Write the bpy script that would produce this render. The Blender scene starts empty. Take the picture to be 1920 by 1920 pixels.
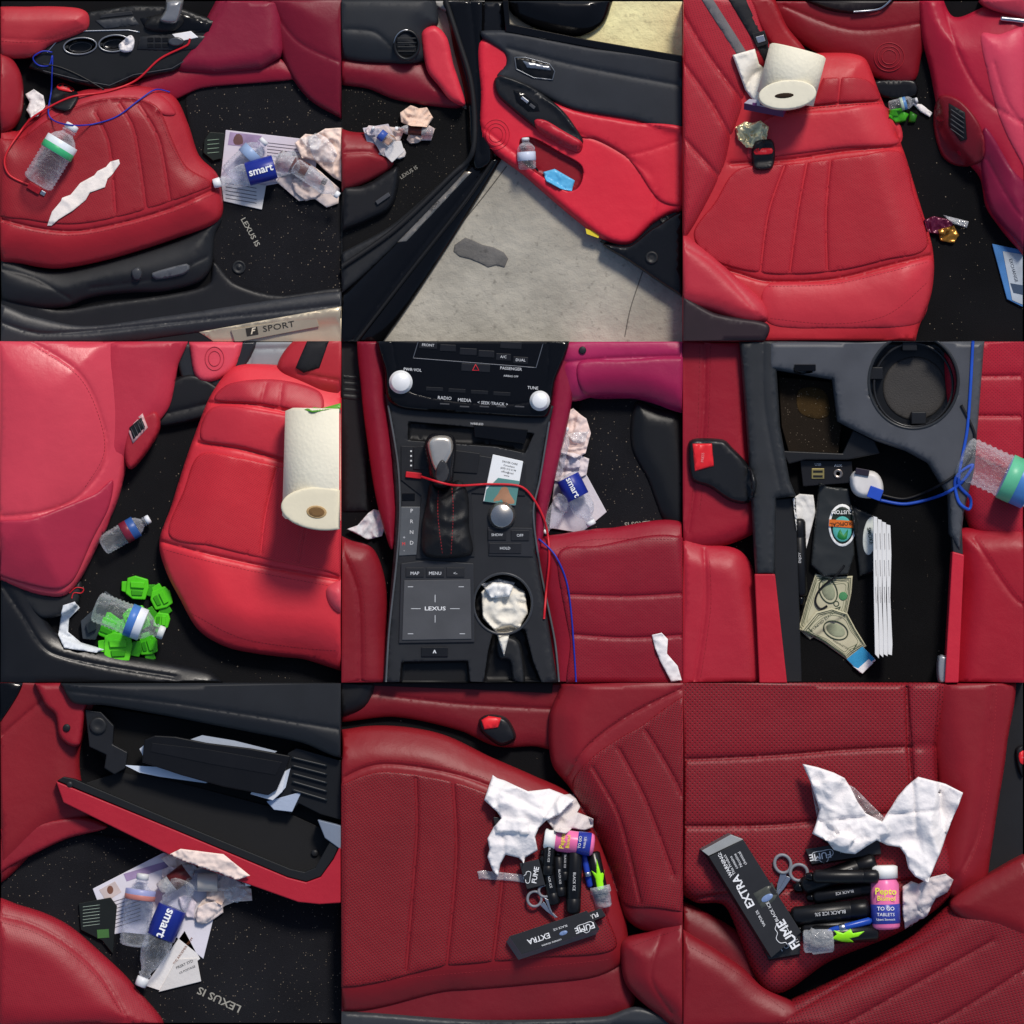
import bpy, bmesh, math, random
import numpy as np
from mathutils import Vector, noise, geometry
random.seed(4)
sc=bpy.context.scene
S=1/640.0
CELL=[0,0,640,640]
HM=np.zeros((960,960))
CNT=[0]
def cell(i,j):
    CELL[:]=[i*640,j*640,i*640+640,j*640+640]
def pp(s):
    if isinstance(s,str): return [tuple(float(a) for a in q.split(',')) for q in s.split()]
    return list(s)
def curve(pts,step,closed=True):
    n=len(pts); out=[]
    rng=range(n) if closed else range(n-1)
    for i in rng:
        if closed: p0,p1,p2,p3=pts[i-1],pts[i],pts[(i+1)%n],pts[(i+2)%n]
        else: p0,p1,p2,p3=pts[max(i-1,0)],pts[i],pts[i+1],pts[min(i+2,n-1)]
        d=math.dist(p1,p2); k=max(1,int(math.ceil(d/step)))
        a=[(p2[q]-p0[q])*0.5 for q in (0,1)]; b=[(p3[q]-p1[q])*0.5 for q in (0,1)]
        for v in (a,b):
            l=math.hypot(*v)
            if l>d: v[0]*=d/l; v[1]*=d/l
        for q in range(k):
            t=q/k; h1=2*t**3-3*t*t+1; h2=-2*t**3+3*t*t; h3=t**3-2*t*t+t; h4=t**3-t*t
            out.append((h1*p1[0]+h2*p2[0]+h3*a[0]+h4*b[0],h1*p1[1]+h2*p2[1]+h3*a[1]+h4*b[1]))
    if not closed: out.append(pts[-1])
    return out
def straight(pts,step,closed=True):
    n=len(pts); out=[]
    for i in (range(n) if closed else range(n-1)):
        p,q=pts[i],pts[(i+1)%n]; k=max(1,int(math.ceil(math.dist(p,q)/step)))
        for t in range(k): out.append((p[0]+(q[0]-p[0])*t/k,p[1]+(q[1]-p[1])*t/k))
    if not closed: out.append(pts[-1])
    return out
def clip(P):
    e=0.1+0.12*(CNT[0]%6); CNT[0]+=1
    for ax,lim,sg in ((0,CELL[0]+e,1),(0,CELL[2]-e,-1),(1,CELL[1]+e,1),(1,CELL[3]-e,-1)):
        o=[];n=len(P)
        for i in range(n):
            a,b=P[i-1],P[i]; da=(a[ax]-lim)*sg; db=(b[ax]-lim)*sg
            if (da>=0)!=(db>=0):
                t=da/(da-db); o.append((a[0]+(b[0]-a[0])*t,a[1]+(b[1]-a[1])*t))
            if db>=0:o.append(b)
        P=o
        if len(P)<3: return []
    o=[]
    for p in P:
        if not o or math.dist(p,o[-1])>0.4:o.append(p)
    if len(o)>2 and math.dist(o[0],o[-1])<0.4:o.pop()
    return o
def dist(X,Y,P,closed=True):
    P=np.asarray(P,float); A=P if closed else P[:-1]; B=np.roll(P,-1,0) if closed else P[1:]
    D=B-A; L=np.maximum((D**2).sum(1),1e-9); out=np.empty(len(X))
    for s in range(0,len(X),20000):
        x=X[s:s+20000,None]; y=Y[s:s+20000,None]
        t=np.clip(((x-A[:,0])*D[:,0]+(y-A[:,1])*D[:,1])/L,0,1)
        out[s:s+20000]=np.sqrt(((x-A[:,0]-t*D[:,0])**2+(y-A[:,1]-t*D[:,1])**2).min(1))
    return out
def inside(X,Y,P):
    P=np.asarray(P,float); A=P; B=np.roll(P,-1,0); out=np.empty(len(X),bool)
    for s in range(0,len(X),20000):
        x=X[s:s+20000,None]; y=Y[s:s+20000,None]
        c=((A[:,1]>y)!=(B[:,1]>y))
        with np.errstate(divide='ignore',invalid='ignore'):
            xi=A[:,0]+(y-A[:,1])*(B[:,0]-A[:,0])/(B[:,1]-A[:,1])
        out[s:s+20000]=((c&(x<xi)).sum(1)%2)==1
    return out
def G(X,Y):
    X=np.atleast_1d(np.asarray(X,float));Y=np.atleast_1d(np.asarray(Y,float))
    u=np.clip(X/2-.5,CELL[0]/2,CELL[2]/2-1.001); v=np.clip(Y/2-.5,CELL[1]/2,CELL[3]/2-1.001)
    i=u.astype(int);j=v.astype(int);a=u-i;b=v-j
    i1=np.minimum(i+1,CELL[2]//2-1);j1=np.minimum(j+1,CELL[3]//2-1)
    return (HM[j,i]*(1-a)+HM[j,i1]*a)*(1-b)+(HM[j1,i]*(1-a)+HM[j1,i1]*a)*b
def rastpix(x0,y0,x1,y1):
    i0=max(int(x0/2),CELL[0]//2);i1=min(int(x1/2)+1,CELL[2]//2);j0=max(int(y0/2),CELL[1]//2);j1=min(int(y1/2)+1,CELL[3]//2)
    if i1<=i0 or j1<=j0: return None
    I,J=np.meshgrid(np.arange(i0,i1),np.arange(j0,j1)); I=I.ravel();J=J.ravel()
    return I,J,I*2+1.0,J*2+1.0
def W(x,y,z): return Vector(((x-960)*S,(960-y)*S,z*S))
coll=sc.collection
def setup(o,par,name):
    if isinstance(par,bpy.types.Object): o.parent=par
    else:
        if par[1]=='structure': o['kind']='structure'
        else:
            o['label']=par[0];o['category']=par[1]
            if len(par)>2:o['group']=par[2]
def mk(par,name,verts,faces,mats,midx=None,flat=False):
    vs=np.array(verts,float)
    if isinstance(par,bpy.types.Object): org=np.array(par['org'])
    else: org=np.array([vs[:,0].mean(),vs[:,1].mean(),vs[:,2].min()])
    me=bpy.data.meshes.new(name)
    W3=np.stack([(vs[:,0]-org[0])*S,(org[1]-vs[:,1])*S,(vs[:,2]-org[2])*S],1)
    me.from_pydata(W3.tolist(),[],faces)
    if not isinstance(mats,(list,tuple)): mats=[mats]
    for m in mats: me.materials.append(m)
    if midx is not None: me.polygons.foreach_set('material_index',midx)
    if not flat: me.polygons.foreach_set('use_smooth',[True]*len(me.polygons))
    if (vs[:,0].min()<CELL[0]-.3 or vs[:,0].max()>CELL[2]+.3 or vs[:,1].min()<CELL[1]-.3 or vs[:,1].max()>CELL[3]+.3):
        bm=bmesh.new();bm.from_mesh(me)
        for ax,lim,sg in ((0,CELL[0]+.2,-1),(0,CELL[2]-.2,1),(1,CELL[1]+.2,1),(1,CELL[3]-.2,-1)):
            co=[0,0,0];no=[0,0,0]
            co[ax]=(lim-org[0])*S if ax==0 else (org[1]-lim)*S; no[ax]=sg
            bmesh.ops.bisect_plane(bm,geom=bm.verts[:]+bm.edges[:]+bm.faces[:],plane_co=co,plane_no=no,clear_outer=True)
        bm.to_mesh(me);bm.free()
    if len(me.polygons)==0: return None
    me.update()
    o=bpy.data.objects.new(name,me); coll.objects.link(o)
    if not isinstance(par,bpy.types.Object): o.location=W(*org)
    setup(o,par,name)
    return o
def T(name,label,cat,x,y,group=None,z=0):
    e=bpy.data.objects.new(name,None); coll.objects.link(e); e.empty_display_size=.02
    e.location=W(x,y,z); e['org']=(float(x),float(y),float(z)); e['label']=label; e['category']=cat
    if group:e['group']=group
    return e
def fold(x,y,fr,sh):
    a=x/fr+sh;b=y/fr+sh
    w=noise.noise((a*.6,b*.6,sh+3))*1.2
    n1=abs(noise.noise((a+w,b-w,sh+.3)));n2=abs(noise.noise((a*2.3-w,b*2.3,sh+7.3)));n3=abs(noise.noise((a*5,b*5,sh+9)))
    return (1-2.2*n1)+.34*(1-2.2*n2)+.09*(1-2*n3)
def puff(par,name,pts,mat,h=5,r=10,z=None,crv=1,step=10,seams=(),dents=(),tilt=(0,0),nz=None,rigid=False,mat2=None,zb=None,sw=4,sd=4,reg=True,dip=3):
    pts=pp(pts)
    P=curve(pts,min(step,8)) if crv else straight(pts,min(step*1.5,14))
    C=clip(P)
    if len(C)<3: return None
    PA_=np.array(P); cx,cy=PA_.mean(0)
    sm=[curve(pp(s),6,False) for s in seams]
    dn=[(curve(pp(d[0]),6) if d[3:] and d[3] else straight(pp(d[0]),6),d[1],d[2]) for d in dents]
    Ca=np.array(C); x0,y0=Ca.min(0);x1,y1=Ca.max(0)
    if z is None and rigid:
        ii=rastpix(x0,y0,x1,y1)
        if ii is not None:
            m=inside(ii[2],ii[3],C); z_=float(np.percentile(HM[ii[1][m],ii[0][m]],85)) if m.any() else float(G(cx,cy)[0])
        z=z_
        if zb is None: zb=z_-1.5
    if z is not None and not crv and r<=5 and not sm and not dn and nz is None:
        # clean bevelled prism
        Q=clip(list(pts))
        if len(Q)<3: return None
        n=len(Q); top=[z+h+tilt[0]*(p[0]-cx)+tilt[1]*(p[1]-cy) for p in Q]; lo=0.0 if zb is None else zb
        v=[(p[0],p[1],t) for p,t in zip(Q,top)]+[(p[0],p[1],min(lo,t-.2)) for p,t in zip(Q,top)]
        ar=sum(Q[i-1][0]*Q[i][1]-Q[i-1][1]*Q[i][0] for i in range(n))
        f=[list(range(n))]+[[n+i,n+(i+1)%n,(i+1)%n,i] for i in range(n)]
        if ar>0: f=[g[::-1] for g in f]
        o=mk(par,name,v,f,mat,flat=True)
        if o and h>1:
            bv=o.modifiers.new('bevel','BEVEL');bv.width=min(r,h,4)*.55*S;bv.segments=3;bv.limit_method='ANGLE';bv.angle_limit=.6
        ii=rastpix(x0,y0,x1,y1)
        if ii is not None:
            I,J,X,Y=ii; m=inside(X,Y,C); HM[J[m],I[m]]=z+h+tilt[0]*(X[m]-cx)+tilt[1]*(Y[m]-cy)
        return o
    big=r>=14
    def H(X,Y,fornoise=True):
        base=G(X,Y) if z is None else z
        d=dist(X,Y,P)
        if big:
            t=np.clip(d/9,0,1); u=np.clip(d/(r*1.9),0,1)
            pr=.30*np.sqrt(np.clip(1-(1-t)**2,0,1))+.70*np.sin(u*math.pi/2)
        else:
            t=np.clip(d/r,0,1); pr=np.sqrt(np.clip(1-(1-t)**2,0,1))
        o=base+h*pr+tilt[0]*(X-cx)+tilt[1]*(Y-cy)
        for s in sm:
            ds=dist(X,Y,s,False); o=o-sd*(.6*np.exp(-(ds/(sw*.8))**2)+.4*np.exp(-np.abs(ds)/(sw*3.2)))
        for q,dep,soft in dn:
            dd=dist(X,Y,q); ins=inside(X,Y,q); k=np.where(ins,np.clip(dd/soft,0,1),0); o=o-dep*k
        if nz is not None:
            amp,fr=nz[0],nz[1]; sh=nz[2] if len(nz)>2 else 0
            if fornoise or len(X)<9000:
                nn=np.array([fold(x,y,fr,sh) for x,y in zip(X,Y)])
                o=o+amp*np.maximum(nn*.5+.5,0)
            else: o=o+amp*.7
        return o
    cand=[]
    gx=np.arange(x0+step*.5,x1,step); gy=np.arange(y0+step*.5,y1,step*.87)
    for k,yy in enumerate(gy):
        for xx in gx: cand.append((xx+(step*.5 if k%2 else 0),yy))
    n=len(P); prio=[]
    offs=[.7,1.8,3.6,6.2,9,13]+[r*.8,r*1.4] if big else [f for f in (r*.12,r*.35,r*.65,r) if f>=.6]
    for off in offs:
        sk=max(1,int(off/14))
        for i in range(0,n,sk):
            a,b=P[i-1],P[(i+1)%n]; dx,dy=b[0]-a[0],b[1]-a[1]; l=math.hypot(dx,dy) or 1
            for sg in (1,-1): prio.append((P[i][0]-dy/l*off*sg,P[i][1]+dx/l*off*sg))
    for s in sm:
        for i in range(len(s)-1):
            a,b=s[i],s[i+1]; dx,dy=b[0]-a[0],b[1]-a[1]; l=math.hypot(dx,dy) or 1
            for o_ in (0,sw*.7,-sw*.7,sw*1.6,-sw*1.6,sw*3,-sw*3): prio.append((a[0]-dy/l*o_,a[1]+dx/l*o_))
    for q,dep,soft in dn:
        for i in range(len(q)):
            a,b=q[i-1],q[i]; dx,dy=b[0]-a[0],b[1]-a[1]; l=math.hypot(dx,dy) or 1
            for o_ in (.3,-.3,soft,-soft,soft*.5,-soft*.5): prio.append((b[0]-dy/l*o_,b[1]+dx/l*o_))
    allp=np.array(prio+cand) if prio else np.array(cand) if cand else np.zeros((0,2))
    keep=[]
    if len(allp):
        allp=allp[inside(allp[:,0],allp[:,1],C)]
    if len(allp):
        allp=allp[dist(allp[:,0],allp[:,1],C)>.45]
        seen=set(); g=1.1 if not dn else .55
        for x,y in allp:
            k=(round(x/g),round(y/g))
            if k in seen: continue
            seen.add(k); keep.append((x,y))
    V=[Vector(p) for p in C]+[Vector(p) for p in keep]
    res=geometry.delaunay_2d_cdt(V,[],[list(range(len(C)))],1,1e-4)
    vv=np.array([(v.x,v.y) for v in res[0]]); ff=[list(f) for f in res[2]]
    if len(vv)==0: return None
    zz=H(vv[:,0],vv[:,1])
    verts=[(a[0],a[1],b) for a,b in zip(vv,zz)]
    f2=[]
    for f in ff:
        a,b,c=[vv[i] for i in f[:3]]
        cr=(b[0]-a[0])*(c[1]-a[1])-(b[1]-a[1])*(c[0]-a[0])
        f2.append(f if cr<0 else f[::-1])
    midx=[0]*len(f2)
    if mat2 is not None and dn:
        cen=np.array([vv[f].mean(0) for f in f2])
        for q,dep,soft in dn:
            m=inside(cen[:,0],cen[:,1],q)
            for i in np.nonzero(m)[0]: midx[i]=1
    nb=len(verts); hz=H(Ca[:,0],Ca[:,1])
    if zb is not None: lo=np.full(len(C),float(zb)); lo=np.minimum(lo,hz-.2)
    elif z is None: lo=hz-dip
    else: lo=np.full(len(C),0.0)
    ar=sum(C[i-1][0]*C[i][1]-C[i][0]*C[i-1][1] for i in range(len(C)))
    for i,c in enumerate(C): verts.append((c[0],c[1],hz[i]))
    for i,c in enumerate(C): verts.append((c[0],c[1],lo[i]))
    m_=len(C)
    for i in range(m_):
        j=(i+1)%m_
        q=[nb+i,nb+j,nb+m_+j,nb+m_+i]
        f2.append(q if ar>0 else q[::-1]); midx.append(0)
    if reg:
        ii=rastpix(x0,y0,x1,y1)
        if ii is not None:
            I,J,X,Y=ii; m=inside(X,Y,C)
            if m.any(): HM[J[m],I[m]]=H(X[m],Y[m],False)
    mats=[mat]+([mat2] if mat2 is not None else [])
    return mk(par,name,verts,f2,mats,midx)
def item(par,name,pts,mat,h=2,**k):
    k.setdefault('crv',0);k.setdefault('r',max(.8,min(h,2)));k.setdefault('step',14)
    return puff(par,name,pts,mat,h=h,rigid=True,**k)
def sheet(par,name,pts,mat,amp=6,fr=28,lift=2,sh=None,step=4,crv=0,**k):
    return puff(par,name,pts,mat,h=lift,r=3,nz=(amp,fr,sh if sh is not None else random.random()*50),step=step,crv=crv,dip=1.0,**k)
def box3(par,name,quad,shift,h,mats,z=None):
    q=pp(quad)
    if z is None: z=float(np.percentile(G([p[0] for p in q],[p[1] for p in q]),70))
    n=len(q); v=[(p[0],p[1],z+h) for p in q]+[(p[0]+shift[0],p[1]+shift[1],z) for p in q]
    ar=sum(q[i-1][0]*q[i][1]-q[i][0]*q[i-1][1] for i in range(n))
    f=[list(range(n))]+[[n+i,n+(i+1)%n,(i+1)%n,i] for i in range(n)]+[list(range(n,2*n))[::-1]]
    if ar>0: f=[g[::-1] for g in f]
    o=mk(par,name,v,f,mats,[0]+[1]*n+[1] if isinstance(mats,(list,tuple)) else None,flat=True)
    x=[p[0] for p in q];y=[p[1] for p in q]; ii=rastpix(min(x),min(y),max(x),max(y))
    if ii is not None:
        m=inside(ii[2],ii[3],q); HM[ii[1][m],ii[0][m]]=z+h
    if o:
        bv=o.modifiers.new('bevel','BEVEL');bv.width=.8*S;bv.segments=2;bv.limit_method='ANGLE'
    return o
def lathe(par,name,p0,p1,prof,mat,zc,seg=20,zc1=None,reg=True):
    if zc1 is None: zc1=zc
    dx,dy=p1[0]-p0[0],p1[1]-p0[1]; L=math.hypot(dx,dy); nx,ny=-dy/L,dx/L
    verts=[];faces=[]
    for t,r in prof:
        cz=zc+(zc1-zc)*t
        for k in range(seg):
            a=2*math.pi*k/seg
            verts.append((p0[0]+dx*t+nx*r*math.cos(a),p0[1]+dy*t+ny*r*math.cos(a),cz+r*math.sin(a)))
    n=len(prof)
    for i in range(n-1):
        for k in range(seg):
            k2=(k+1)%seg
            faces.append([i*seg+k,i*seg+k2,(i+1)*seg+k2,(i+1)*seg+k][::-1])
    faces.append(list(range(seg)));faces.append([(n-1)*seg+k for k in range(seg)][::-1])
    if reg:
        R=max(r for _,r in prof)
        ii=rastpix(min(p0[0],p1[0])-R,min(p0[1],p1[1])-R,max(p0[0],p1[0])+R,max(p0[1],p1[1])+R)
        if ii is not None:
            I,J,X,Y=ii; t=((X-p0[0])*dx+(Y-p0[1])*dy)/L/L; d=np.abs((X-p0[0])*nx+(Y-p0[1])*ny)
            rr=np.interp(t,[a for a,_ in prof],[b for _,b in prof],left=0,right=0)
            m=(d<rr)&(t>=0)&(t<=1)
            if m.any():
                hh=zc+(zc1-zc)*t[m]+np.sqrt(rr[m]**2-d[m]**2); HM[J[m],I[m]]=np.maximum(HM[J[m],I[m]],hh)
    return mk(par,name,verts,faces,mat)
def vlathe(par,name,cx,cy,prof,mat,sx=1,sy=1,rot=0,seg=36,z=None):
    if z is None: z=float(G(cx,cy)[0])
    ca,sa=math.cos(rot),math.sin(rot); verts=[];faces=[]
    for r,h in prof:
        for k in range(seg):
            a=2*math.pi*k/seg; x=r*sx*math.cos(a);y=r*sy*math.sin(a)
            verts.append((cx+x*ca-y*sa,cy+x*sa+y*ca,z+h))
    n=len(prof)
    for i in range(n-1):
        for k in range(seg):
            k2=(k+1)%seg; faces.append([i*seg+k,i*seg+k2,(i+1)*seg+k2,(i+1)*seg+k][::-1])
    faces.append([(n-1)*seg+k for k in range(seg)][::-1])
    R=max(p[0] for p in prof)*max(sx,sy); ii=rastpix(cx-R,cy-R,cx+R,cy+R)
    if ii is not None:
        I,J,X,Y=ii; u=(X-cx)*ca+(Y-cy)*sa; v=-(X-cx)*sa+(Y-cy)*ca; rr=np.sqrt((u/sx)**2+(v/sy)**2); m=rr<prof[-1][0]
        HM[J[m],I[m]]=z+prof[-1][1]
    return mk(par,name,verts,faces,mat)
def tube(par,name,pts,r,mat,closed=False,lift=0,zfix=None,seg=8,crv=1,step=5,win=3,sz=1):
    pts=pp(pts); C=curve(pts,step,closed) if crv else straight(pts,step,closed)
    C=np.array(C); n=len(C)
    if zfix is None:
        z=G(C[:,0],C[:,1]); zz=np.array([z[max(0,i-win):i+win+1].max() for i in range(n)])
        zz=np.array([zz[max(0,i-win):i+win+1].mean() for i in range(n)])+r*sz*.9+lift
    else: zz=np.full(n,float(zfix))
    verts=[];faces=[]
    for i in range(n):
        a=C[i-1] if (i>0 or closed) else C[i]; b=C[(i+1)%n] if (i<n-1 or closed) else C[i]
        d=b-a; l=np.hypot(*d) or 1; nx,ny=-d[1]/l,d[0]/l
        for k in range(seg):
            an=2*math.pi*k/seg; verts.append((C[i][0]+nx*r*math.cos(an),C[i][1]+ny*r*math.cos(an),zz[i]+r*sz*math.sin(an)))
    for i in range(n if closed else n-1):
        j=(i+1)%n
        for k in range(seg):
            k2=(k+1)%seg; faces.append([i*seg+k,j*seg+k,j*seg+k2,i*seg+k2])
    if not closed: faces.append(list(range(seg))[::-1]);faces.append([(n-1)*seg+k for k in range(seg)])
    return mk(par,name,verts,faces,mat)
def stitch(par,pts,mat,dash=4.2,gap=2.6,w=.5,name='stitching',hh=.5):
    C=curve(pp(pts),1.5,False); verts=[];faces=[]
    cum=[0]
    for a,b in zip(C,C[1:]): cum.append(cum[-1]+math.dist(a,b))
    L=cum[-1]; s=0; cx=[p[0] for p in C]; cy=[p[1] for p in C]
    while s+dash<L:
        xs=np.interp([s,s+dash],cum,cx);ys=np.interp([s,s+dash],cum,cy)
        s+=dash+gap
        if not(CELL[0]+1<xs[0]<CELL[2]-1 and CELL[1]+1<ys[0]<CELL[3]-1): continue
        d=np.array([xs[1]-xs[0],ys[1]-ys[0]]);l=np.hypot(*d) or 1;nx,ny=-d[1]/l*w,d[0]/l*w
        z=G(xs,ys); b=len(verts)
        for q in (0,1):
            verts+= [(xs[q]+nx,ys[q]+ny,z[q]-.5),(xs[q],ys[q],z[q]+hh),(xs[q]-nx,ys[q]-ny,z[q]-.5)]
        faces+=[[b,b+1,b+4,b+3],[b+1,b+2,b+5,b+4],[b,b+2,b+1],[b+3,b+4,b+5]]
    if verts: mk(par,name,verts,faces,mat)
def txt(par,s,x,y,size,rot,mat,name='lettering',sx=1,up=.5,bold=0,shear=0):
    cu=bpy.data.curves.new('t','FONT');cu.body=s;cu.size=size/.7;cu.align_x='CENTER';cu.align_y='CENTER';cu.resolution_u=2;cu.offset=bold*size*.02;cu.shear=shear;cu.fill_mode='FRONT'
    o=bpy.data.objects.new('t',cu);coll.objects.link(o);bpy.context.view_layer.update()
    me=bpy.data.meshes.new_from_object(o); bpy.data.objects.remove(o)
    if len(me.vertices)==0: return
    a=math.radians(rot);ca,sa=math.cos(a),math.sin(a)
    X=[];Y=[]
    for v in me.vertices:
        u,w=v.co.x*sx,v.co.y; X.append(x+u*ca-w*sa);Y.append(y-(u*sa+w*ca))
    X=np.array(X);Y=np.array(Y);Z=G(X,Y)
    Z=np.maximum(Z,np.median(Z)) +up
    faces=[list(p.vertices) for p in me.polygons]
    mk(par,name,list(zip(X,Y,Z)),faces,mat,flat=True)
    bpy.data.meshes.remove(me)
def ell(cx,cy,rx,ry,rot=0,n=16):
    a=math.radians(rot)
    return [(cx+rx*math.cos(t)*math.cos(a)-ry*math.sin(t)*math.sin(a),cy+rx*math.cos(t)*math.sin(a)+ry*math.sin(t)*math.cos(a)) for t in [2*math.pi*k/n for k in range(n)]]
def rect(cx,cy,w,h,rot=0):
    a=math.radians(rot); return [(cx+u*w/2*math.cos(a)-v*h/2*math.sin(a),cy+u*w/2*math.sin(a)+v*h/2*math.cos(a)) for u,v in ((-1,-1),(1,-1),(1,1),(-1,1))]
# ---------------- materials
MC={}
def lin(hx,k=.92):
    hx=hx.lstrip('#'); c=[int(hx[i:i+2],16)/255 for i in (0,2,4)]
    return [min(.85,(v/12.92 if v<.04045 else ((v+.055)/1.055)**2.4)*k) for v in c]+[1]
def newm(name):
    m=bpy.data.materials.new(name);m.use_nodes=True;nt=m.node_tree;b=nt.nodes['Principled BSDF'];return m,nt,b
def N(nt,t,**k):
    n=nt.nodes.new(t)
    for a,v in k.items(): setattr(n,a,v)
    return n
def mixc(nt,fac,a,b,mode='MIX'):
    m=N(nt,'ShaderNodeMix',data_type='RGBA',blend_type=mode)
    for s,v in ((0,fac),(6,a),(7,b)):
        if hasattr(v,'is_output'): nt.links.new(v,m.inputs[s])
        else: m.inputs[s].default_value=v
    return m.outputs[2]
def varied(nt,col,scale,amt,coord):
    n=N(nt,'ShaderNodeTexNoise');n.inputs['Scale'].default_value=scale;n.inputs['Detail'].default_value=4
    nt.links.new(coord,n.inputs['Vector'])
    r=N(nt,'ShaderNodeMapRange');r.inputs[1].default_value=.3;r.inputs[2].default_value=.7;nt.links.new(n.outputs[0],r.inputs[0])
    d=[c*(1-amt) for c in col[:3]]+[1];u=[min(.9,c*(1+amt)) for c in col[:3]]+[1]
    return mixc(nt,r.outputs[0],d,u)
def bump(nt,b,coord,scales,extra=None,es=.8):
    last=None
    for kind,scale,st in scales:
        n=N(nt,'ShaderNodeTexVoronoi' if kind=='v' else 'ShaderNodeTexNoise');n.inputs['Scale'].default_value=scale
        if kind=='n': n.inputs['Detail'].default_value=5
        nt.links.new(coord,n.inputs['Vector'])
        bp=N(nt,'ShaderNodeBump');bp.inputs['Strength'].default_value=st;bp.inputs['Distance'].default_value=.6/scale
        nt.links.new(n.outputs[0],bp.inputs['Height'])
        if last: nt.links.new(last.outputs[0],bp.inputs['Normal'])
        last=bp
    if extra is not None:
        bp=N(nt,'ShaderNodeBump');bp.inputs['Strength'].default_value=es;bp.inputs['Distance'].default_value=.002;bp.invert=True
        nt.links.new(extra,bp.inputs['Height']); nt.links.new(last.outputs[0],bp.inputs['Normal']); last=bp
    nt.links.new(last.outputs[0],b.inputs['Normal'])
def LE(hx,perf=None,rough=.44):
    k=('L',hx,perf,rough)
    if k in MC:return MC[k]
    m,nt,b=newm('leather'); co=N(nt,'ShaderNodeNewGeometry').outputs['Position']
    l0=lin(hx,.92); l0=[l0[0],l0[1]*.72,l0[2]*.8,1]
    col=varied(nt,l0,5,.08,co); ex=None; es=.8
    if perf:
        sp,ang,st=perf
        mp=N(nt,'ShaderNodeMapping');mp.inputs['Rotation'].default_value=(0,0,math.radians(ang));mp.inputs['Scale'].default_value=(640/sp,640/sp/st,0)
        nt.links.new(co,mp.inputs['Vector'])
        dd=[]
        for off in (0,.5):
            a=N(nt,'ShaderNodeVectorMath',operation='ADD');a.inputs[1].default_value=(off,off,0);nt.links.new(mp.outputs[0],a.inputs[0])
            f=N(nt,'ShaderNodeVectorMath',operation='FRACTION');nt.links.new(a.outputs[0],f.inputs[0])
            s=N(nt,'ShaderNodeVectorMath',operation='SUBTRACT');s.inputs[1].default_value=(.5,.5,0);nt.links.new(f.outputs[0],s.inputs[0])
            z=N(nt,'ShaderNodeVectorMath',operation='MULTIPLY');z.inputs[1].default_value=(1,1,0);nt.links.new(s.outputs[0],z.inputs[0])
            l=N(nt,'ShaderNodeVectorMath',operation='LENGTH');nt.links.new(z.outputs[0],l.inputs[0]);dd.append(l.outputs['Value'])
        mn=N(nt,'ShaderNodeMath',operation='MINIMUM');nt.links.new(dd[0],mn.inputs[0]);nt.links.new(dd[1],mn.inputs[1])
        dep=.8 if sp>=7.5 else .45
        mr=N(nt,'ShaderNodeMapRange');mr.inputs[1].default_value=.11;mr.inputs[2].default_value=.19;mr.inputs[3].default_value=dep;mr.inputs[4].default_value=0;nt.links.new(mn.outputs[0],mr.inputs[0])
        col=mixc(nt,mr.outputs[0],col,[.015,.004,.005,1]); ex=mr.outputs[0]; es=.4 if sp>=7.5 else .15
    nt.links.new(col,b.inputs['Base Color']);b.inputs['Roughness'].default_value=rough;b.inputs['Specular IOR Level'].default_value=.27
    bump(nt,b,co,[('n',8,.06),('v',230,.04)],extra=ex,es=es)
    MC[k]=m;return m
def PL(hx,rough=.45,grain=.06,metal=0):
    k=('P',hx,rough,grain,metal)
    if k in MC:return MC[k]
    m,nt,b=newm('plastic' if not metal else 'metal');co=N(nt,'ShaderNodeNewGeometry').outputs['Position']
    nt.links.new(varied(nt,lin(hx),14,.1,co),b.inputs['Base Color']);b.inputs['Roughness'].default_value=rough;b.inputs['Metallic'].default_value=metal
    b.inputs['Specular IOR Level'].default_value=.26 if not metal else .5
    if grain: bump(nt,b,co,[('n',260,grain)])
    MC[k]=m;return m
def PA(hx,amt=.05,em=.2):
    k=('A',hx,amt,em)
    if k in MC:return MC[k]
    m,nt,b=newm('paper');co=N(nt,'ShaderNodeNewGeometry').outputs['Position']
    nt.links.new(varied(nt,lin(hx),12,amt,co),b.inputs['Base Color']);b.inputs['Roughness'].default_value=.9;b.inputs['Specular IOR Level'].default_value=.1
    bump(nt,b,co,[('v',90,em*.35),('n',200,em*.4)])
    MC[k]=m;return m
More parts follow.
